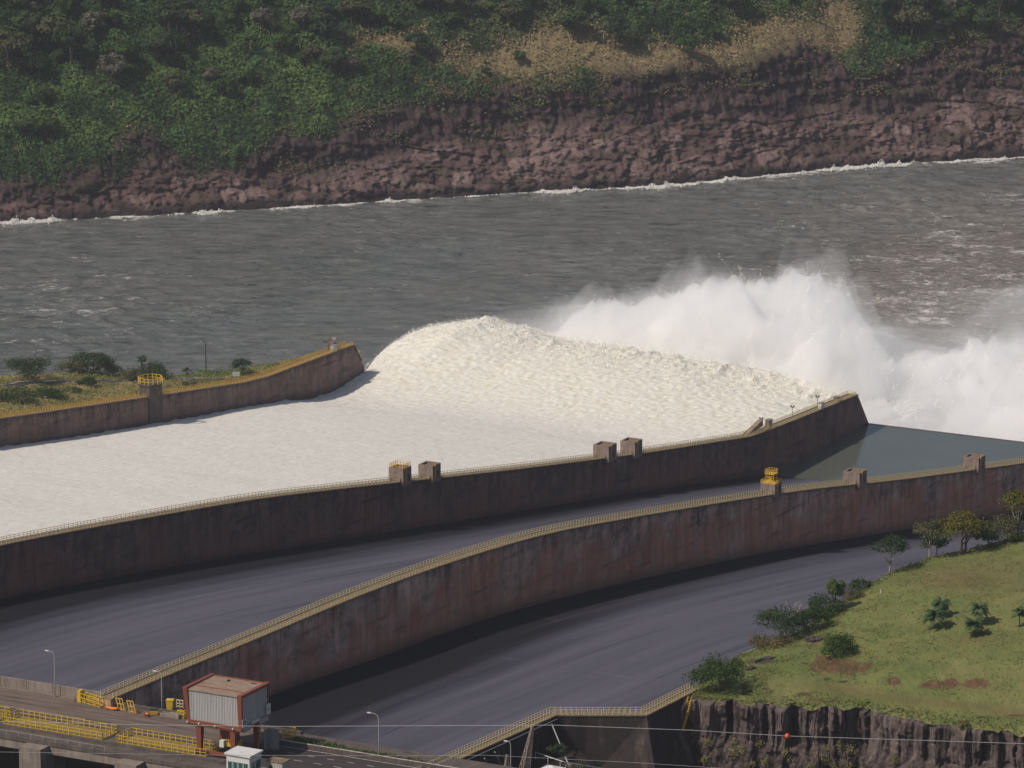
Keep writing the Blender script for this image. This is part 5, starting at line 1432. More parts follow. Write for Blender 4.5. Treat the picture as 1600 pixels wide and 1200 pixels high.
fy = [Py(u, v, z) for u, v, z in ((832, 1174, 106.3), (880, 1190, 106.3), (920, 1197, 104.5), (985, 1208, 101.5))]
base = fy[0]
o = empty('yard_fence', tuple(base), 'white pipe fence in the dark yard behind the white shed', 'fence')
mb = MB()
for p, q in zip(fy[:-1], fy[1:]): mb.bar(tuple(p - base), tuple(q - base), .14)
mb.build('bar', M['white'], o)
for p, q in zip(fy[:-1], fy[1:]):
    for f in (.1, .5, .9):
        r_ = p.lerp(q, f) - base; MB().box(r_.x - .06, r_.x + .06, r_.y - .06, r_.y + .06, r_.z - 1.8, r_.z + .05).build('post', M['white'], o)
YK = TreeKind(301, 3.2, 2.4, 1.6, 'dark', 10, 60, .22)
p = Py(872, 1186, ZY + .3); put_tree(YK, p, 'bush', 'dark green bush in the shade behind the white fence', 'bush')
p = Py(905, 1212, ZY); put_tree(TreeKind(302, 2.2, 2.2, 1.2, 'olive', 9, 60, .2), p, 'bush', 'low olive bush at the bottom edge right of the shed', 'bush')

# ------------------------------------------------------------------ grassy hill and rock face on the right
EK = [(1040, 1098, 110), (1090, 1072, 112), (1120, 1052, 112.3), (1150, 1030, 112.6), (1180, 1012, 113), (1240, 992, 114.2), (1290, 960, 115.5), (1340, 925, 117), (1400, 890, 119), (1450, 872, 120.5), (1510, 858, 122), (1560, 846, 123), (1600, 838, 124), (1700, 822, 126), (1900, 800, 128), (2400, 770, 131)]
KK = [(1046, 1104, 110), (1074, 1092, 111.6), (1100, 1094, 111.8), (1130, 1097, 112), (1200, 1101, 112), (1260, 1107, 112), (1330, 1105, 112), (1370, 1112, 112), (1400, 1120, 112), (1450, 1130, 112), (1490, 1137, 112), (1520, 1139, 112), (1600, 1147, 112), (1700, 1162, 112), (1900, 1190, 112), (2400, 1270, 112)]
def resamp(P, n_):
    P = np.array([onz(*p) for p in P]); d = np.r_[0, np.cumsum(np.linalg.norm(np.diff(P, axis=0), axis=1))]
    x = np.linspace(0, d[-1], n_); return np.stack([np.interp(x, d, P[:, i]) for i in range(3)], 1)
def smooth_rows(P, k=5):
    Q = P.copy()
    for _ in range(k): Q[1:-1] = (Q[:-2] + 2 * Q[1:-1] + Q[2:]) / 4
    return Q
HN = 420
HE = smooth_rows(resamp(EK, HN), 12); HK = smooth_rows(resamp(KK, HN), 4)
_j = np.arange(HN) * .55
HJ = np.stack([_j * 0, 2.2 * fbm(_j * .16, _j * 0 + 3, 4), .7 * fbm(_j * .2 + 9, _j * 0, 3)], 1)      # ragged brink of the rock face
def hill_pt(i, f):
    """i: 0..1 along, f: 0 cliff edge .. 1 skyline edge"""
    k = np.clip(np.asarray(i) * (HN - 1), 0, HN - 1.001); j = k.astype(int); r = (k - j)[..., None]
    a = HK[j] * (1 - r) + HK[j + 1] * r; b = HE[j] * (1 - r) + HE[j + 1] * r
    jt = HJ[j] * (1 - r) + HJ[j + 1] * r
    f = np.asarray(f)[..., None]
    p = a + (b - a) * f + jt * np.clip(1 - f * 14, 0, 1) ** 2
    g = np.asarray(f)[..., 0]
    dz = np.linalg.norm((b - a)[..., :2], axis=-1) * (.045 * np.sin(np.pi * np.clip(g, 0, 1)))
    p = p.copy(); p[..., 2] += dz * 1.0
    p[..., 2] += .45 * fbm(p[..., 0] * .08, p[..., 1] * .08, 4) * np.clip(np.minimum(g, 1 - g) * 6, 0, 1)
    return p
def make_hill():
    ii = np.linspace(0, 1, 600); ff = np.linspace(0, 1, 150)
    I, Fm = np.meshgrid(ii, ff)
    P = hill_pt(I, Fm)
    # back slope down to the chute
    dirn = HE - HK; dirn = dirn[:, :2] / np.linalg.norm(dirn[:, :2], axis=1)[:, None]
    kk = (ii * (HN - 1)).astype(int)
    rows = []
    for d, dz in ((1.5, -.5), (4, -2.5), (9, -8), (16, -17), (26, -30), (40, -48)):
        q = hill_pt(ii, np.ones_like(ii)); q = q.copy()
        q[:, 0] += dirn[kk, 0] * d; q[:, 1] += dirn[kk, 1] * d; q[:, 2] += dz + (.6 * fbm(q[:, 0] * .2, q[:, 1] * .2, 3) if d > 2 else 0)
        rows.append(q)
    P = np.concatenate([P, np.stack(rows)])
    U, V = projn(P[..., 0], P[..., 1], P[..., 2])
    def el(cu, cv, ru, rv): return np.exp(-(((U - cu) / ru) ** 2 + ((V - cv) / rv) ** 2) ** 1.5)
    nz = fbm(P[..., 0] * .35, P[..., 1] * .35, 4)
    soil = el(1320, 1043, 48, 13) + .8 * el(1285, 1035, 22, 12) + el(1396, 1064, 14, 7) + el(1462, 1070, 26, 8) + el(1487, 1068, 12, 11) + el(1528, 1067, 24, 9) + .7 * el(1290, 1094, 30, 4) + .7 * el(1262, 1085, 24, 3) + .8 * el(1587, 1117, 30, 4) + .6 * el(1278, 1000, 18, 12) + .6 * el(1200, 1076, 8, 3)
    soil = np.clip(soil * 1.3 + .5 * nz * (soil > .12), 0, 1)
    trk = np.exp(-((V - np.interp(U, [1140, 1300, 1400, 1500, 1600, 1700], [1066, 1074, 1092, 1102, 1113, 1124])) / np.interp(U, [1140, 1300, 1500, 1600], [14, 11, 7, 7])) ** 2) * sstep(1180, 1330, U)
    brown = .8 * trk + .55 * el(1560, 900, 120, 32) + .5 * el(1480, 905, 70, 18) + .5 * el(1530, 1000, 60, 12)
    brt = el(1350, 1095, 60, 8) + el(1580, 1125, 60, 8) + el(1230, 1045, 40, 14) + .6 * np.exp(-((V - np.interp(U, [1330, 1400, 1500, 1600], [930, 897, 864, 842])) / 9.0) ** 2)
    hollow = el(1582, 1112, 50, 5) * .8
    rockm = el(1273, 996, 22, 14) * sstep(-.1, .3, nz) + el(1188, 1034, 26, 5) * .9
    at = {'soil': soil, 'brown': np.clip(brown, 0, 1), 'brt': np.clip(brt, 0, 1), 'rockm': np.clip(rockm, 0, 1)}
    P[..., 2] -= hollow * .5
    me = gridmesh('terrain', P[..., 0], P[..., 1], P[..., 2], True, None, at)
    n = NT('hill_grass'); v = n.obj()
    a = n.noise(v, .10, 6, .62); b = n.noise(n.mapped(v, (.8, .5, .8)), .8, 6, .72)
    g = n.ramp(n.math('ADD', n.math('MULTIPLY', a, .6), n.math('MULTIPLY', b, .4)), [(.32, (.088, .120, .038)), (.47, (.142, .163, .053)), (.58, (.180, .180, .066)), (.72, (.23, .208, .094))])
    g = n.mix(n.math('MULTIPLY', n.attr('brt').outputs['Fac'], .65), g, (.095, .135, .034))
    g = n.mix(n.math('MULTIPLY', n.attr('brown').outputs['Fac'], n.ramp(b, [(.3, .85), (.7, .5)])), g, (.14, .095, .048))
    sl = n.math('ADD', n.attr('soil').outputs['Fac'], n.math('MULTIPLY', n.math('SUBTRACT', b, .5), 1.1))
    g = n.mix(n.ramp(sl, [(.5, 0.0), (.85, .8)]), g, n.ramp(b, [(.35, (.08, .032, .022)), (.6, (.15, .07, .05)), (.75, (.27, .15, .11))]))
    g = n.mix(n.attr('rockm').outputs['Fac'], g, n.ramp(b, [(.35, (.03, .024, .024)), (.65, (.13, .10, .09))]))
    n.pbr(g, .95, .1, normal=n.bump(b, .9, .5))
    link('terrain', me, n.m)['kind'] = 'structure'
make_hill()
def make_tufts():
    rng = np.random.RandomState(9); k = 62000
    i = rng.rand(k); f = rng.rand(k) ** .9
    P = hill_pt(i, f)
    U, V = projn(P[:, 0], P[:, 1], P[:, 2])
    cl = fbm(P[:, 0] * .16, P[:, 1] * .16, 4)
    edge = (f < .06) | (f > .965)
    weedy = edge | (cl > .05) | (rng.rand(k) < .18)
    trk = np.abs(V - np.interp(U, [1140, 1300, 1400, 1500, 1600, 1700], [1066, 1074, 1092, 1102, 1113, 1124])) < 9
    ok = (U > 1040) & (U < 1900) & weedy & ~(trk & (U > 1200) & (rng.rand(k) < .9))
    P = P[ok]; cl = cl[ok]; edge = edge[ok]; k = len(P); U = U[ok]; V = V[ok]
    P[:, 2] += .05 + np.abs(rng.normal(0, .12, k)) * np.where(edge, 3.0, 1)
    pal = np.array([(.09, .125, .036), (.14, .16, .052), (.19, .185, .068), (.28, .235, .11), (.08, .10, .036)])
    c = pal[np.clip((rng.normal(1.5, 1.0, k) + np.where(edge, .6, 0) + cl).astype(int), 0, 4)]
    V_, Q = leaves(P, np.tile([0, -.3, .9], (k, 1)), (.10 + .16 * rng.rand(k)) * np.where(edge, 1.7, 1), rng, .5)
    tag(link('grass', npmesh('grass', V_, Q, False, np.repeat(c, 4, 0)), M['leaf']), 'tufts of green and straw coloured grass on the hill', 'grass', kind='stuff')
make_tufts()

def make_rockface():
    nl, nz = 1600, 70
    k = np.linspace(0, HN - 1.001, nl); j = k.astype(int); r = (k - j)[:, None]
    top = (HK + HJ)[j] * (1 - r) + (HK + HJ)[j + 1] * r
    d = np.gradient(HK[j][:, :2] * (1 - r) + HK[j + 1][:, :2] * r, axis=0); d /= np.linalg.norm(d, axis=1)[:, None]
    nrm = np.stack([d[:, 1], -d[:, 0]], 1)                      # towards the camera
    sl = np.r_[0, np.cumsum(np.linalg.norm(np.diff(top[:, :2], axis=0), axis=1))]
    zz = np.r_[np.linspace(0, -10, 40)[:-1], np.linspace(-10, -28, nz - 39)]
    SL, ZZ = np.meshgrid(sl, zz)
    U, V = projn(top[:, 0], top[:, 1], top[:, 2]); UU = np.tile(U, (nz, 1))
    wob = .35 * fbm(SL * .3, ZZ * .12, 3)
    cw = np.interp(U, [1050, 1330, 1420, 1600], [1.5, 1.5, 2.3, 3.0]) * np.exp(.75 * fbm(sl * .13, sl * 0 + 5, 3)); ci = np.cumsum(np.r_[0, np.diff(sl)] / cw)
    CX = np.tile(ci, (nz, 1)) + wob * .5 + .22 * fbm(SL * .8, ZZ * .35, 3)
    cid = np.floor(CX); cf = CX - cid
    def lev(c):
        zb = -2.5 - 6 * hash1(c, 4)
        return hash1(c, 1) * np.where(ZZ > zb, 1.0, .35) + .35 * np.where(ZZ < zb, hash1(c, 6), 0) + (hash1(c, 7) > .78) * -.8
    h0 = lev(cid); h1 = lev(cid + 1)
    tr = sstep(.72, .97, cf)
    depth = (h0 * (1 - tr) + h1 * tr) * np.tile(np.interp(U, [1050, 1250, 1420, 1600], [1.9, 2.6, 1.7, 1.0]), (nz, 1))
    rnd = -.12 * np.abs(cf - .45) ** 2 * 4
    groove = -np.exp(-((cf - .9) / .06) ** 2) * 1.2 * (hash1(cid, 2) > .55)
    tal = np.clip((-ZZ - np.interp(U, [1050, 1200, 1330, 1400, 1600], [6.5, 7.0, 7.5, 8.5, 7.5])[None, :] + 1.5 * fbm(SL * .15, SL * 0, 3)) / 2.5, 0, None)
    tm = np.clip(tal, 0, 1)
    d1, i1 = cell(SL * .45, ZZ * .5)
    out = (1 - tm) * (depth + rnd + groove + .55 * fbm(SL * .45, ZZ * .25, 5)) + tm * (1.6 + np.clip(-ZZ - 8, 0, 30) * .35 + np.sqrt(d1) * 1.1 * (.4 + i1) + .9 * fbm(SL * .2, ZZ * .25, 4))
    out = out * sstep(0, -.5, ZZ) - (1 - sstep(0, -.5, ZZ)) * .15 + .05
    X = top[None, :, 0] + nrm[None, :, 0] * out; Y = top[None, :, 1] + nrm[None, :, 1] * out
    Z = top[None, :, 2] + ZZ + np.where(tm > 0, .4 * fbm(SL * .4, ZZ * .4, 3) * tm, 0) + .05
    groovem = np.clip(-groove, 0, 1) * (1 - tm)
    me = gridmesh('rock_face', X, Y, Z, False, None, {'tal': tm, 'cid': hash1(cid, 5), 'groove': groovem, 'crk': np.clip(1 - 3 * np.sqrt(d1), 0, 1) * tm, 'zrel': -ZZ})
    n = NT('basalt'); v = n.obj()
    tl = n.attr('tal').outputs['Fac']; cd = n.attr('cid').outputs['Fac']
    st = n.noise(n.mapped(v, (1.3, 1.3, .12)), 1.0, 6, .7)
    mo = n.noise(v, .9, 6, .7)
    f = n.math('ADD', n.math('MULTIPLY', st, .6), n.math('ADD', n.math('MULTIPLY', mo, .25), n.math('MULTIPLY', cd, .15)))
    c = n.ramp(f, [(.36, (.035, .026, .026)), (.48, (.10, .076, .07)), (.58, (.155, .12, .11)), (.72, (.22, .185, .165))])
    blk = n.noise(n.mapped(v, (.45, .45, .07), (7, 1, 3)), 1.0, 4, .6)
    c = n.mix(n.math('MULTIPLY', n.ramp(blk, [(.56, 0.0), (.64, 1.0)]), .8), c, (.022, .017, .018))
    c = n.mix(n.math('MULTIPLY', n.attr('groove').outputs['Fac'], .6), c, (.015, .012, .012))
    ct = n.ramp(mo, [(.34, (.02, .016, .016)), (.5, (.06, .046, .042)), (.66, (.14, .11, .098)), (.8, (.2, .165, .145))])
    c = n.mix(tl, c, ct)
    c = n.mix(n.math('MULTIPLY', n.attr('crk').outputs['Fac'], .8), c, (.012, .01, .01))
    n.pbr(c, .93, .12, normal=n.bump(n.noise(v, 2.2, 6, .7), .7, .25))
    tag(link('rock_face', me, n.m), 'dark columnar basalt face with upright cracks below the grassy hill', 'cliff')
    # straw tufts growing on the face
    rng = np.random.RandomState(31); C = []; Cc = []
    for u, v, sz in ((1087, 1145, 1), (1113, 1158, 1.2), (1150, 1158, .8), (1190, 1158, 1.3), (1148, 1175, 1.2), (1160, 1172, 1), (1290, 1133, 1.1), (1232, 1175, .9), (1290, 1168, .9), (1310, 1168, 1.2), (1330, 1172, 1.2), (1115, 1188, 1), (1285, 1187, 1.3), (1265, 1196, 1), (1404, 1188, 1.0), (1206, 1190, 1), (1245, 1150, .7), (1240, 1185, .7), (1180, 1192, .8), (1325, 1192, 1.0), (1300, 1195, 1)):
        q = np.argmin((U - u) ** 2); p0 = top[q]
        # drop down the face to the height seen at v
        uu, vv = projn(X[:, q], Y[:, q], Z[:, q]); rr = np.argmin(np.abs(vv - v))
        m_ = int(90 * sz); g = rng.normal(0, 1, (m_, 3)) * np.array([.42, .35, .5]) * sz
        C.append(np.array([X[rr, q], Y[rr, q] - .5, Z[rr, q] + .1]) + g); Cc.append(np.array([(.30, .25, .11), (.22, .20, .08), (.14, .14, .05)])[rng.choice(3, m_, p=[.45, .35, .2])] * (.8 + .4 * rng.rand()))
    C = np.concatenate(C); Cc = np.concatenate(Cc)
    V_, Q = leaves(C, np.tile([-.3, -.7, .5], (len(C), 1)), .16 + .16 * rng.rand(len(C)), rng, .35)
    tag(link('straw_tufts', npmesh('straw_tufts', V_, Q, False, np.repeat(Cc, 4, 0)), M['leaf']), 'straw coloured grass tufts clinging to the basalt face', 'grass', kind='stuff')
    return top, X, Y, Z
make_rockface()

# yellow stairs down the abutment
P = [Vector(onz(*q)) for q in ((1078, 1096, 111.5), (1072, 1118, 108.7), (1063, 1147, 105.0), (1050, 1155, 104.6), (1058, 1180, 101.0), (1070, 1206, 97.5))]
stb = empty('stairway', tuple(P[2]), 'narrow yellow steel stairs zigzagging down between retaining wall and rock face', 'stairs')
def stair_flight(p, q):
    mb = MB(); side = (q - p).cross(Vector((0, 0, 1))).normalized() * .45
    for sgn in (-1, 1):
        o_ = side * sgn
        mb.bar(tuple(p + o_ - P[2]), tuple(q + o_ - P[2]), .14)
        for zz in (.55, 1.1): mb.bar(tuple(p + o_ - P[2] + Vector((0, 0, zz))), tuple(q + o_ - P[2] + Vector((0, 0, zz))), .09)
        k = max(2, int((q - p).length / .9))
        for i in range(k + 1):
            r_ = p.lerp(q, i / k) + o_ - P[2]; mb.bar(tuple(r_), tuple(r_ + Vector((0, 0, 1.1))), .09)
    k = max(3, int((q - p).length / .4))
    for i in range(k + 1):
        r_ = p.lerp(q, i / k) - P[2]; mb.bar(tuple(r_ - side), tuple(r_ + side), .22, .05)
    return mb
for p, q in zip(P[:-1], P[1:]): stair_flight(p, q).build('flight', M['railyellow'], stb)

# hill plants
def hz(u, v):
    """ground point of the hill seen at a pixel"""
    I, Fm = np.meshgrid(np.linspace(0, 1, 420), np.linspace(0, 1, 110)); 
    global _HC
    if '_HC' not in globals():
        Pq = hill_pt(I, Fm); _HC = (Pq.reshape(-1, 3), *projn(Pq[..., 0].ravel(), Pq[..., 1].ravel(), Pq[..., 2].ravel()))
    k = np.argmin((_HC[1] - u) ** 2 + (_HC[2] - v) ** 2); return _HC[0][k]
def hplant(kind, u, v, name, label, cat='tree', sc=1.0, dz=0.0, back=0.0, rz=0.0, group=None):
    p = hz(u, v).copy(); p[1] += back; p[2] += dz
    return put_tree(kind, tuple(p), name, label, cat, group, sc, rz)
hplant(TreeKind(401, 7.2, 5.2, 3.2, 'mid', 20, 110, .24, multi=2), 1122, 1078, 'leafy_bush', 'big leafy green bush at the end of the retaining wall railing', 'bush')
hplant(TreeKind(402, 4.8, 3.7, 2.9, 'mid', 18, 110, .2), 1310, 1022, 'round_bush', 'round dense green bush standing alone on the hill', 'bush')
hplant(TreeKind(403, 8.0, 6.0, 4.0, 'dark', 20, 95, .26, multi=3, shell=.6, open_=.35), 1222, 996, 'spreading_bush', 'large dark spreading bush with grey twigs at the brink of the dry chute', 'bush')
o = bare_tree('bare_shrub', tuple(hz(1225, 992)), 'grey leafless twiggy shrub rising out of the dark spreading bush', 8.0, 77); 
o = bare_tree('bare_shrub', tuple(hz(1238, 990)), 'second grey leafless shrub behind the dark spreading bush', 7.6, 78)
hplant(TreeKind(404, 6.0, 3.6, 2.6, 'mid', 14, 90, .22, bark='palebark', multi=2, open_=.3), 1268, 985, 'small_tree', 'small light green tree with pale stems right of the dark spreading bush', 'tree')
hplant(TreeKind(405, 5.0, 3.8, 2.6, 'dark', 14, 90, .24), 1290, 962, 'dark_bush', 'dark bush below the drooping palm-like tree', 'bush')
hplant(TreeKind(406, 2.6, 2.6, 1.5, 'dark', 10, 70, .2), 1343, 921, 'dark_bush', 'small dark bush on the skyline right of the drooping tree', 'bush')
hplant(TreeKind(407, 9.2, 3.9, 2.2, 'dark', 13, 95, .24, bark='palebark', flat=.5, rt=.22), 1390, 897, 'thin_tree', 'thin dark tree with a layered crown leaning over the dry chute', 'tree')
hplant(TreeKind(408, 9.4, 3.6, 2.2, 'olive', 12, 90, .24, bark='palebark', flat=.5, rt=.2, open_=.2), 1451, 874, 'thin_tree', 'tree with a pale forked trunk left of the autumn tree', 'tree')
hplant(TreeKind(409, 4.8, 3.3, 2.4, 'dark', 12, 90, .24), 1466, 868, 'dark_bush', 'dark round bush under the pale forked tree', 'bush', back=3)
hplant(TreeKind(410, 9.6, 5.2, 3.2, 'autumn', 19, 100, .26, rt=.3, multi=2), 1506, 864, 'autumn_tree', 'spreading tree with yellow and rust coloured leaves on the hill skyline', 'tree')
hplant(TreeKind(411, 5.0, 3.8, 2.6, 'dark', 14, 90, .25), 1545, 852, 'dark_bush', 'dark bush right of the autumn tree', 'bush')
hplant(TreeKind(412, 6.4, 4.6, 3.2, 'olive', 16, 90, .25, open_=.2), 1573, 846, 'dark_bush', 'grey-green tall bush near the right edge', 'bush')
hplant(TreeKind(413, 12.0, 4.0, 2.8, 'autumn', 15, 95, .26, rt=.24, bark='palebark'), 1594, 846, 'autumn_tree', 'yellowing tree cut by the right edge of the photo', 'tree', back=4)
hplant(TreeKind(414, 2.2, 2.2, 1.3, 'bright', 9, 70, .2), 1592, 843, 'bright_bush', 'low bright green bush at the right edge of the hill', 'bush')
hplant(TreeKind(415, 2.0, 1.5, 1.1, 'dark', 8, 60, .16), 1161, 1084, 'small_shrub', 'small dark shrub among dry grass at the brink of the rock face', 'bush')
hplant(TreeKind(416, 1.6, 1.3, .8, 'tan', 8, 50, .15), 1506, 1135, 'small_shrub', 'withered brown shrub at the brink of the rock face', 'bush')
hplant(TreeKind(417, 1.8, 1.5, 1.0, 'olive', 8, 50, .16), 1150, 1040, 'small_shrub', 'small olive shrub behind the big leafy bush', 'bush')
hplant(TreeKind(418, 2.3, 4.6, 1.4, 'tan', 16, 70, .2, flat=.5), 1205, 1009, 'dry_grass_clump', 'long clump of straw coloured grass at the brink of the dry chute', 'grass clump')
hplant(TreeKind(419, 1.7, 3.2, 1.1, 'olive', 12, 60, .18), 1330, 935, 'dry_grass_clump', 'low yellowish brush on the skyline below the drooping tree', 'grass clump')

def palm_meshes(seed, h, nf, lf, cols, droop=1.0, r=.14):
    rng = np.random.RandomState(seed)
    tm = MB(); bend = rng.normal(0, .05 * h, 2)
    pts = [(bend[0] * f * f, bend[1] * f * f, -.5 + (h + .5) * f) for f in np.linspace(0, 1, 6)]
    tm.tube(pts, [r * 1.4, r, r * .9, r * .85, r * .85, r * .9], 7)
    C = []; Vv = []; cc = []
    top = np.array(pts[-1])
    for i in range(nf):
        an = i * 2.39996 + rng.normal(0, .2); el = rng.uniform(-.15, 1.25); ln = lf * rng.uniform(.8, 1.1)
        d = np.array([math.cos(an), math.sin(an), 0]); p = top.copy(); dirv = d * math.cos(el) + np.array([0, 0, math.sin(el)])
        col = np.array(cols[rng.randint(len(cols))]) * rng.uniform(.8, 1.15); st = 12
        side = np.cross(d, [0, 0, 1.0])
        for k in range(st):
            f = k / st; dirv = dirv + np.array([0, 0, -.16 * droop * (.5 + f)]); dirv /= np.linalg.norm(dirv)
            q = p + dirv * ln / st
            w_ = .42 * lf * .45 * math.sin(math.pi * min(1, .12 + f * .9)) + .05
            for sg in (-1, 1):
                for e_ in (0, .5):
                    b0 = p + (q - p) * e_; tip = b0 + side * sg * w_ + dirv * w_ * .6 + np.array([0, 0, -.45 * w_ * droop])
                    wd = dirv * .085
                    Vv += [b0 - wd, b0 + wd, tip + wd * .3, tip - wd * .3]; cc += [col] * 4
            Vv += [p + side * .03, q + side * .03, q - side * .03, p - side * .03]; cc += [col * .8] * 4
            p = q
    V_ = np.array(Vv); Q = np.arange(len(V_)).reshape(-1, 4)
    cm = npmesh('crown', V_, Q, False, np.array(cc)); cm.materials.append(M['leaf'])
    tme = tm.mesh('trunk', True); tme.materials.append(M['bark']); return tme, cm
def palm(u, v, seed, h, nf, lf, label, droop=1.0, r=.13, loc=None, cols=None, name='palm_tree'):
    p = hz(u, v) if loc is None else loc
    o = empty(name, tuple(p), label, 'palm tree', None, seed)
    t_, c_ = palm_meshes(seed, h, nf, lf, cols or GREENS['palm'], droop, r)
    for nm, me in (('trunk', t_), ('crown', c_)):
        c = bpy.data.objects.new(nm, me); COL.objects.link(c); c.parent = o
    return o
palm(1460, 984, 1, 3.0, 34, 3.3, 'front palm of the left pair on the grassy hill')
palm(1469, 966, 2, 3.3, 30, 2.9, 'rear palm of the left pair on the grassy hill, half hidden', 1.3)
palm(1524, 994, 3, 2.7, 32, 2.9, 'front palm of the middle pair on the grassy hill')
palm(1530, 973, 4, 3.2, 32, 2.9, 'rear palm of the middle pair on the grassy hill')
palm(1593, 981, 5, 3.3, 26, 2.4, 'palm cut by the right edge of the photo on the grassy hill')
palm(1305, 955, 6, 6.0, 60, 3.2, 'round drooping light green palm at the brink of the dry chute', 1.6, .16, None, [(.07, .10, .035), (.10, .13, .045), (.055, .085, .03)])
# stones, post and pipe on the hill
def rock(label, u, v, sx, sy, sz, seed, mat, rz=0.0):
    rng = np.random.RandomState(seed); import bmesh
    bm = bmesh.new(); bmesh.ops.create_icosphere(bm, subdivisions=3, radius=1)
    for vv in bm.verts:
        q = vv.co; k = 1 + .35 * float(fbm(np.array(q.x * 1.3 + seed), np.array(q.y * 1.3 + q.z * 1.7), 3)); vv.co = Vector((q.x * sx, q.y * sy, max(q.z, -.4) * sz)) * k
    me = bpy.data.meshes.new('boulder'); bm.to_mesh(me); bm.free()
    p = hz(u, v); tag(link('boulder', me, mat, None, tuple(p), rz), label, 'boulder')
M['rk'] = m_conc('dark_rock', (.03, .024, .024), (.12, .095, .085), .9, False)
rock('long dark rock slab behind the big leafy bush', 1196, 1031, 2.4, 1.0, .7, 1, M['rk'], .5)
rock('dark rock slab leaning lower beside the leafy bush', 1174, 1045, 1.5, .9, .7, 2, M['rk'], .9)
rock('brownish rock pile left of the round dense bush', 1273, 1000, 1.8, 1.3, .9, 3, M['rk'])
rock('small dark stone above the bare soil patch', 1258, 1036, .9, .35, .3, 4, M['rk'], -.6)
rock('small stone right of the bare soil below the round bush', 1292, 1062, .6, .4, .35, 5, M['rk'])
rock('flat dark stone in the grass below the bare soil', 1318, 1066, 1.0, .4, .25, 6, M['rk'])
p = hz(1375, 928); tag(MB().box(-.1, .1, -.1, .1, -.1, 1.0).build('marker_post', M['white'], None, tuple(p)), 'small white marker post on the hill skyline', 'post')
a = Vector(onz(1157, 1025, 112.7)); b = Vector(onz(1184, 1014, 113.2)); mb = MB(); mb.tube([(0, 0, .3), tuple(b - a + Vector((0, 0, .3)))], .12, 6)
for f in (.15, .85): r_ = (b - a) * f; mb.box(r_.x - .1, r_.x + .1, r_.y - .1, r_.y + .1, r_.z - .5, r_.z + .3)
tag(mb.build('pipe', M['galv'], None, tuple(a)), 'pale pipe lying along the brink of the dry chute', 'pipe')

# ------------------------------------------------------------------ left bank behind the far wall
def bank_h_left(t, s):
    """t measured from the wall outwards (negative), ground level"""
    d = (T1 - 3.2) - t
    base = ip(s, Z1T) - .6
    wdt = np.interp(s, [-330, -200, -150, -110, -80, -50, -20], [80, 66, 56, 44, 20, 5, 3])
    fall = np.maximum(d - wdt, 0)
    lift = 2.2 * np.exp(-((d - wdt * .8) / 10.0) ** 2) * sstep(-95, -125, s)
    return base + lift * .6 - fall * .9 + .7 * fbm(t * .09, s * .09, 3) * np.clip(d / 4, 0, 1), d, wdt
def make_left_bank():
    d = np.concatenate([np.linspace(0, 70, 90)[:-1], np.linspace(70, 150, 40)]); s = np.linspace(-420, -12, 230)
    D, S_ = np.meshgrid(d, s); T = T1 - 3.2 - D
    Z, _, W_ = bank_h_left(T, S_)
    road = sstep(5.5, 4.5, np.abs(D - (.5 * W_ + 3))) * 0
    me = gridmesh('terrain', T, S_, np.maximum(Z, -3), True, None, {'fall': np.clip((D - W_ * 1.0) / 3, 0, 1)})
    n = NT('bank_grass'); v = n.obj()
    a = n.noise(v, .09, 6, .65); b = n.noise(v, .7, 5, .7)
    g = n.ramp(n.math('ADD', n.math('MULTIPLY', a, .6), n.math('MULTIPLY', b, .4)), [(.36, (.11, .13, .045)), (.5, (.21, .20, .075)), (.62, (.33, .27, .13))])
    g = n.mix(n.attr('fall').outputs['Fac'], g, (.05, .04, .035))
    n.pbr(g, .95, .1, normal=n.bump(b, .8, .4)); link('terrain', me, n.m, None, L(0, 0), TH)['kind'] = 'structure'
make_left_bank()
def LBp(u, v):
    """point of the left bank seen at a pixel (t, s, z)"""
    r = ray(u, v); ds = np.linspace(1450, 1800, 1400)
    x = r[0] / r[1] * ds; z = CAM_Z + r[2] / r[1] * ds
    dx = x - A[0]; dy = ds - A[1]
    t = dx * EV[0] + dy * EV[1]; s_ = dx * GV[0] + dy * GV[1]
    h, d, wd = bank_h_left(t, s_)
    ok = (d > 1.0) & (d < wd)
    if not ok.any(): ok = d > 1.0
    k = int(np.argmin(np.where(ok, np.abs(h - z), 1e6)))
    return float(t[k]), float(s_[k]), float(h[k])
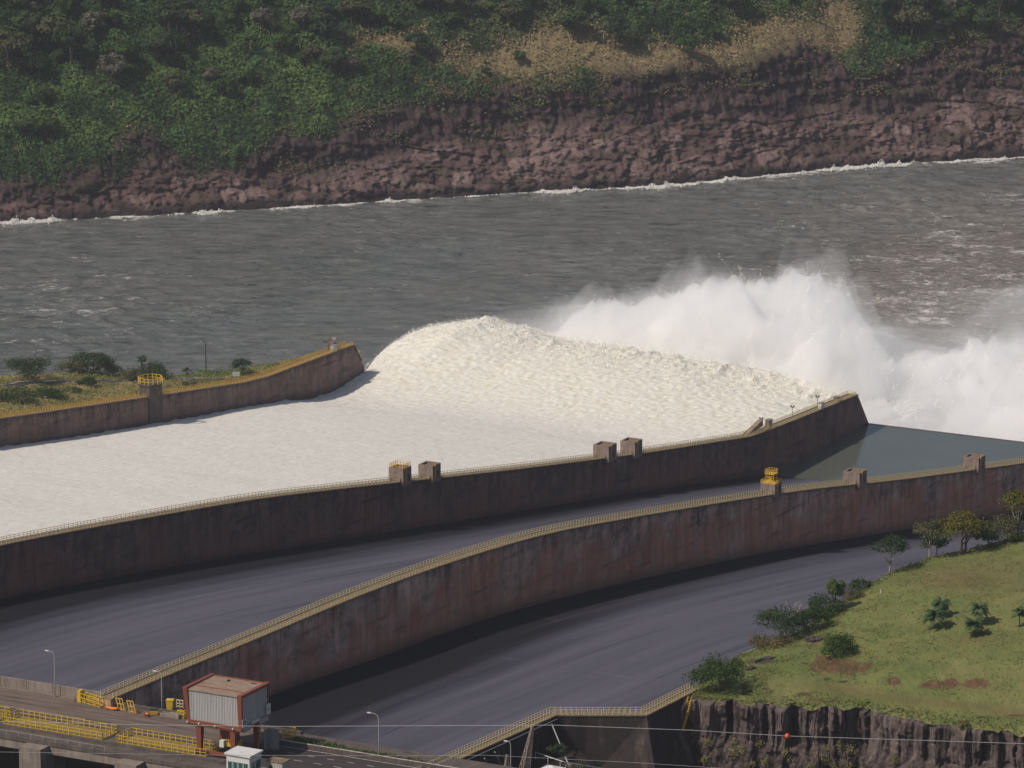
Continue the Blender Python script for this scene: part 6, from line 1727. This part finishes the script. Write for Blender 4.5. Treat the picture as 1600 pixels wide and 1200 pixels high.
def left_tufts():
    rng = np.random.RandomState(14); k = 60000
    s = rng.uniform(-235, -40, k); d = rng.uniform(.8, 75, k); t = T1 - 3.2 - d
    z, dd, wd = bank_h_left(t, s)
    p = L(0, 0); X = A[0] + EV[0] * t + GV[0] * s; Y = A[1] + EV[1] * t + GV[1] * s
    U, V = projn(X, Y, z)
    ok = (d < wd + 5) & (U > -30)
    # keep the road clear
    rd_ = np.zeros(k, bool)
    for P_ in ROADS: rd_ |= seg_dist(t, s, P_) < 2.4
    ok &= ~rd_
    t, s, z, U, V, d = (q[ok] for q in (t, s, z, U, V, d)); k = len(t)
    cl = fbm(t * .11, s * .11, 4)
    lush = np.clip(sstep(240, 300, U) * sstep(-8, -2, V - 590) * 0 + np.exp(-(((U - 320) / 70) ** 2 + ((V - 578) / 8) ** 2)) * 1.3 + .5 * np.exp(-(((U - 170) / 60) ** 2 + ((V - 585) / 7) ** 2)), 0, 1)
    dryf = np.clip(.55 + .8 * cl + rng.normal(0, .2, k) - lush, 0, 1)[:, None]
    c = np.array([.12, .15, .045]) * (1 - dryf) + np.array([.40, .31, .14]) * dryf
    c = c * (1 - lush[:, None]) + np.array([.13, .21, .035]) * (.7 + .5 * rng.rand(k)[:, None]) * lush[:, None]
    h = np.abs(rng.normal(0, .35, k)) * (1 + cl + .8 * lush)
    Vq, Q = leaves(np.stack([t, s, z + .1 + np.maximum(h, 0)], 1), np.tile([.2, -.5, .7], (k, 1)), .22 + .28 * rng.rand(k), rng, .5)
    tag(link('grass', npmesh('grass', Vq, Q, False, np.repeat(c, 4, 0)), M['leaf'], None, L(0, 0), TH), 'dry and green grass on the left bank behind the far wall', 'grass', kind='stuff')
def seg_dist(t, s, P_):
    best = np.full(np.shape(t), 1e9)
    for a, b in zip(P_[:-1], P_[1:]):
        a = np.array(a[:2]); b = np.array(b[:2]); ab = b - a
        f = np.clip(((t - a[0]) * ab[0] + (s - a[1]) * ab[1]) / (ab @ ab), 0, 1)
        best = np.minimum(best, np.hypot(t - a[0] - ab[0] * f, s - a[1] - ab[1] * f))
    return best
RP = [(-60, 606), (20, 604), (80, 600), (130, 598), (190, 597), (255, 594), (300, 594), (345, 594), (375, 595), (400, 597)]
ROADS = [[LBp(u, v) for u, v in RP]]
def ribbon(P_, w_, dz, name, m, off=0.0):
    P_ = np.array(P_); n_ = len(P_); x = np.linspace(0, n_ - 1, n_ * 8); Pq = np.stack([np.interp(x, range(n_), P_[:, i]) for i in range(3)], 1)
    for _ in range(6): Pq[1:-1] = (Pq[:-2] + 2 * Pq[1:-1] + Pq[2:]) / 4
    d = np.gradient(Pq[:, :2], axis=0); d /= np.linalg.norm(d, axis=1)[:, None]; nr = np.stack([-d[:, 1], d[:, 0]], 1)
    a = Pq.copy(); b = Pq.copy(); a[:, :2] += nr * (off + w_ / 2); b[:, :2] += nr * (off - w_ / 2)
    for q in (a, b): q[:, 2] = np.maximum(Pq[:, 2], bank_h_left(q[:, 0], q[:, 1])[0]) + dz
    V_ = np.concatenate([a, b]); k = len(a); Q = [(i, i + 1, k + i + 1, k + i) for i in range(k - 1)]
    return link(name, npmesh(name, V_, Q, True), m, None, L(0, 0), TH)
ribbon(ROADS[0], 4.6, .25, 'road', M['asphalt'])['kind'] = 'structure'
ribbon(ROADS[0], .35, .29, 'road_marking', M['line'], 1.9)['kind'] = 'structure'
ribbon(ROADS[0], .35, .29, 'road_marking', M['line'], -1.9)['kind'] = 'structure'
left_tufts()
def lplant(kind, u, v, name, label, cat='tree', sc=1.0, rz=0.0):
    q = LBp(u, v); return put_tree(kind, L(q[0], q[1], q[2] - .2), name, label, cat, None, sc, rz)
lplant(TreeKind(501, 7.2, 6.6, 2.5, 'dark', 17, 110, .3, flat=.45, shell=.4), 42, 592, 'umbrella_tree', 'broad dark umbrella shaped tree at the left edge by the river')
lplant(TreeKind(502, 7.6, 5.4, 2.4, 'dark', 15, 110, .3, flat=.4), 146, 580, 'umbrella_tree', 'layered dark tree on the left bank between umbrella tree and palm')
lplant(TreeKind(503, 4.8, 4.6, 2.2, 'olive', 13, 90, .28, flat=.5), 112, 580, 'umbrella_tree', 'lower olive tree leaning left of the layered dark tree')
lplant(TreeKind(504, 5.0, 4.4, 2.4, 'olive', 13, 90, .26), 165, 584, 'scrub_bush', 'greyish scrub under the layered dark tree', 'bush')
lplant(TreeKind(505, 5.0, 5.2, 2.6, 'dark', 15, 100, .28), 238, 592, 'scrub_bush', 'large dark bush right of the palm on the left bank', 'bush')
lplant(TreeKind(506, 3.8, 3.4, 2.0, 'olive', 12, 90, .26), 208, 594, 'scrub_bush', 'dark bush at the foot of the palm on the left bank', 'bush')
lplant(TreeKind(507, 6.0, 3.0, 2.0, 'dark', 11, 90, .26, open_=.2), 378, 587, 'small_tree', 'lone dark tree beside the white sign near the far wall')
lplant(TreeKind(508, 2.6, 2.4, 1.4, 'grey', 10, 70, .24), 296, 606, 'scrub_bush', 'dark brown bush at the near edge of the road behind the far wall', 'bush')
lplant(TreeKind(509, 4.4, 5.2, 2.6, 'mid', 16, 100, .28), 72, 626, 'leafy_bush', 'dense green bush behind the far wall railing', 'bush')
lplant(TreeKind(510, 4.4, 5.6, 2.6, 'dark', 15, 100, .28), 18, 628, 'leafy_bush', 'dark bush cut by the left edge behind the far wall', 'bush')
lplant(TreeKind(511, 3.0, 3.0, 1.8, 'olive', 12, 80, .25), 45, 634, 'leafy_bush', 'olive bush between the two large bushes behind the far wall', 'bush')
lplant(TreeKind(512, 3.2, 2.6, 1.8, 'mid', 11, 80, .25), 136, 604, 'leafy_bush', 'small green bush beside the road on the left bank', 'bush')
lplant(TreeKind(513, 2.2, 2.2, 1.2, 'dark', 9, 70, .24), 116, 616, 'leafy_bush', 'small dark bush in the dry grass of the left bank', 'bush')
lplant(TreeKind(514, 1.8, 2.4, 1.0, 'tan', 9, 60, .24), 118, 580, 'leafy_bush', 'rusty brown low bush by the river on the left bank', 'bush')
q = LBp(222, 590); palm(0, 0, 15, 6.2, 34, 2.2, 'single dark palm on the left bank by the river', .9, .3, L(*q), GREENS['dark'])
q = LBp(292, 580); palm(0, 0, 16, 1.6, 14, 2.2, 'stubby low palm in the bright grass of the left bank', .8, .2, L(*q), GREENS['olive'])
q = LBp(322, 582); lamp('tall thin dark lamp post with two heads on the left bank', q[0], q[1], q[2], 10.6, 1.5, True, mat='dark', thick=1.9)
q = LBp(369, 592); o = empty('sign_board', L(*q), 'white sign board on legs at the end of the road behind the far wall', 'sign', None, .15)
MB().box(-1.2, 1.2, -.05, .05, .9, 2.4).build('board', M['white'], o); MB().box(-.9, -.78, .05, .15, -.3, 2.3).box(.78, .9, .05, .15, -.3, 2.3).build('leg', M['grey'], o)
q = LBp(156, 590); tag(MB().cyl(0, 0, -.1, 1.5, .14, .1).cyl(0, 0, 1.5, 1.75, .2, .16).build('post', M['dark'], None, L(*q)), 'short black post in the grass of the left bank', 'post')

# ------------------------------------------------------------------ overhead wires
def wire(name, label, P_, r=.045):
    mb = MB(); P_ = [Vector(p) for p in P_]; mid = P_[0]
    mb.tube([tuple(p - mid) for p in P_], r, 5); return tag(mb.build(name, M['galv'], None, tuple(mid)), label, 'cable')
def wpt(u, v, d):
    r = ray(u, v); k = d / r[1]; return tuple(np.array([0, 0, CAM_Z]) + k * r)
W1P = [(-400, 1119), (-100, 1125), (250, 1133), (450, 1135), (865, 1133), (1080, 1141), (1230, 1150), (1600, 1162), (2000, 1180)]
wire('overhead_cable', 'upper thin cable crossing the lower part of the view, carrying a red ball', [wpt(u, v, 940 - (u - 800) * .02) for u, v in W1P], .05)
wire('overhead_cable', 'lower thin cable crossing from the reservoir to the dry chute', [wpt(u, v, 930) for u, v in ((-400, 1170), (0, 1175), (350, 1180), (620, 1181), (760, 1180), (1000, 1192), (1500, 1225))], .035)
c_ = wpt(1230, 1150, 940 - 430 * .02)
import bmesh
bm = bmesh.new(); bmesh.ops.create_uvsphere(bm, u_segments=16, v_segments=10, radius=.5); me = bpy.data.meshes.new('marker_ball'); bm.to_mesh(me); bm.free()
for p in me.polygons: p.use_smooth = True
tag(link('marker_ball', me, M['ball'], None, c_), 'red aircraft warning ball on the upper cable', 'marker ball')

# ------------------------------------------------------------------ air
HZ = MB().box(-3600, 3600, -1600, 5100, -14, 428).build('haze', None)
n = NT('haze'); vol = n.n('ShaderNodeVolumePrincipled'); vol.inputs['Color'].default_value = (.86, .90, 1.0, 1); vol.inputs['Density'].default_value = .00004; vol.inputs['Anisotropy'].default_value = .2
n.t.links.new(vol.outputs[0], n.out.inputs['Volume']); HZ.data.materials.append(n.m)
tag(HZ, 'thin bluish haze over the river gorge', 'haze', kind='stuff')
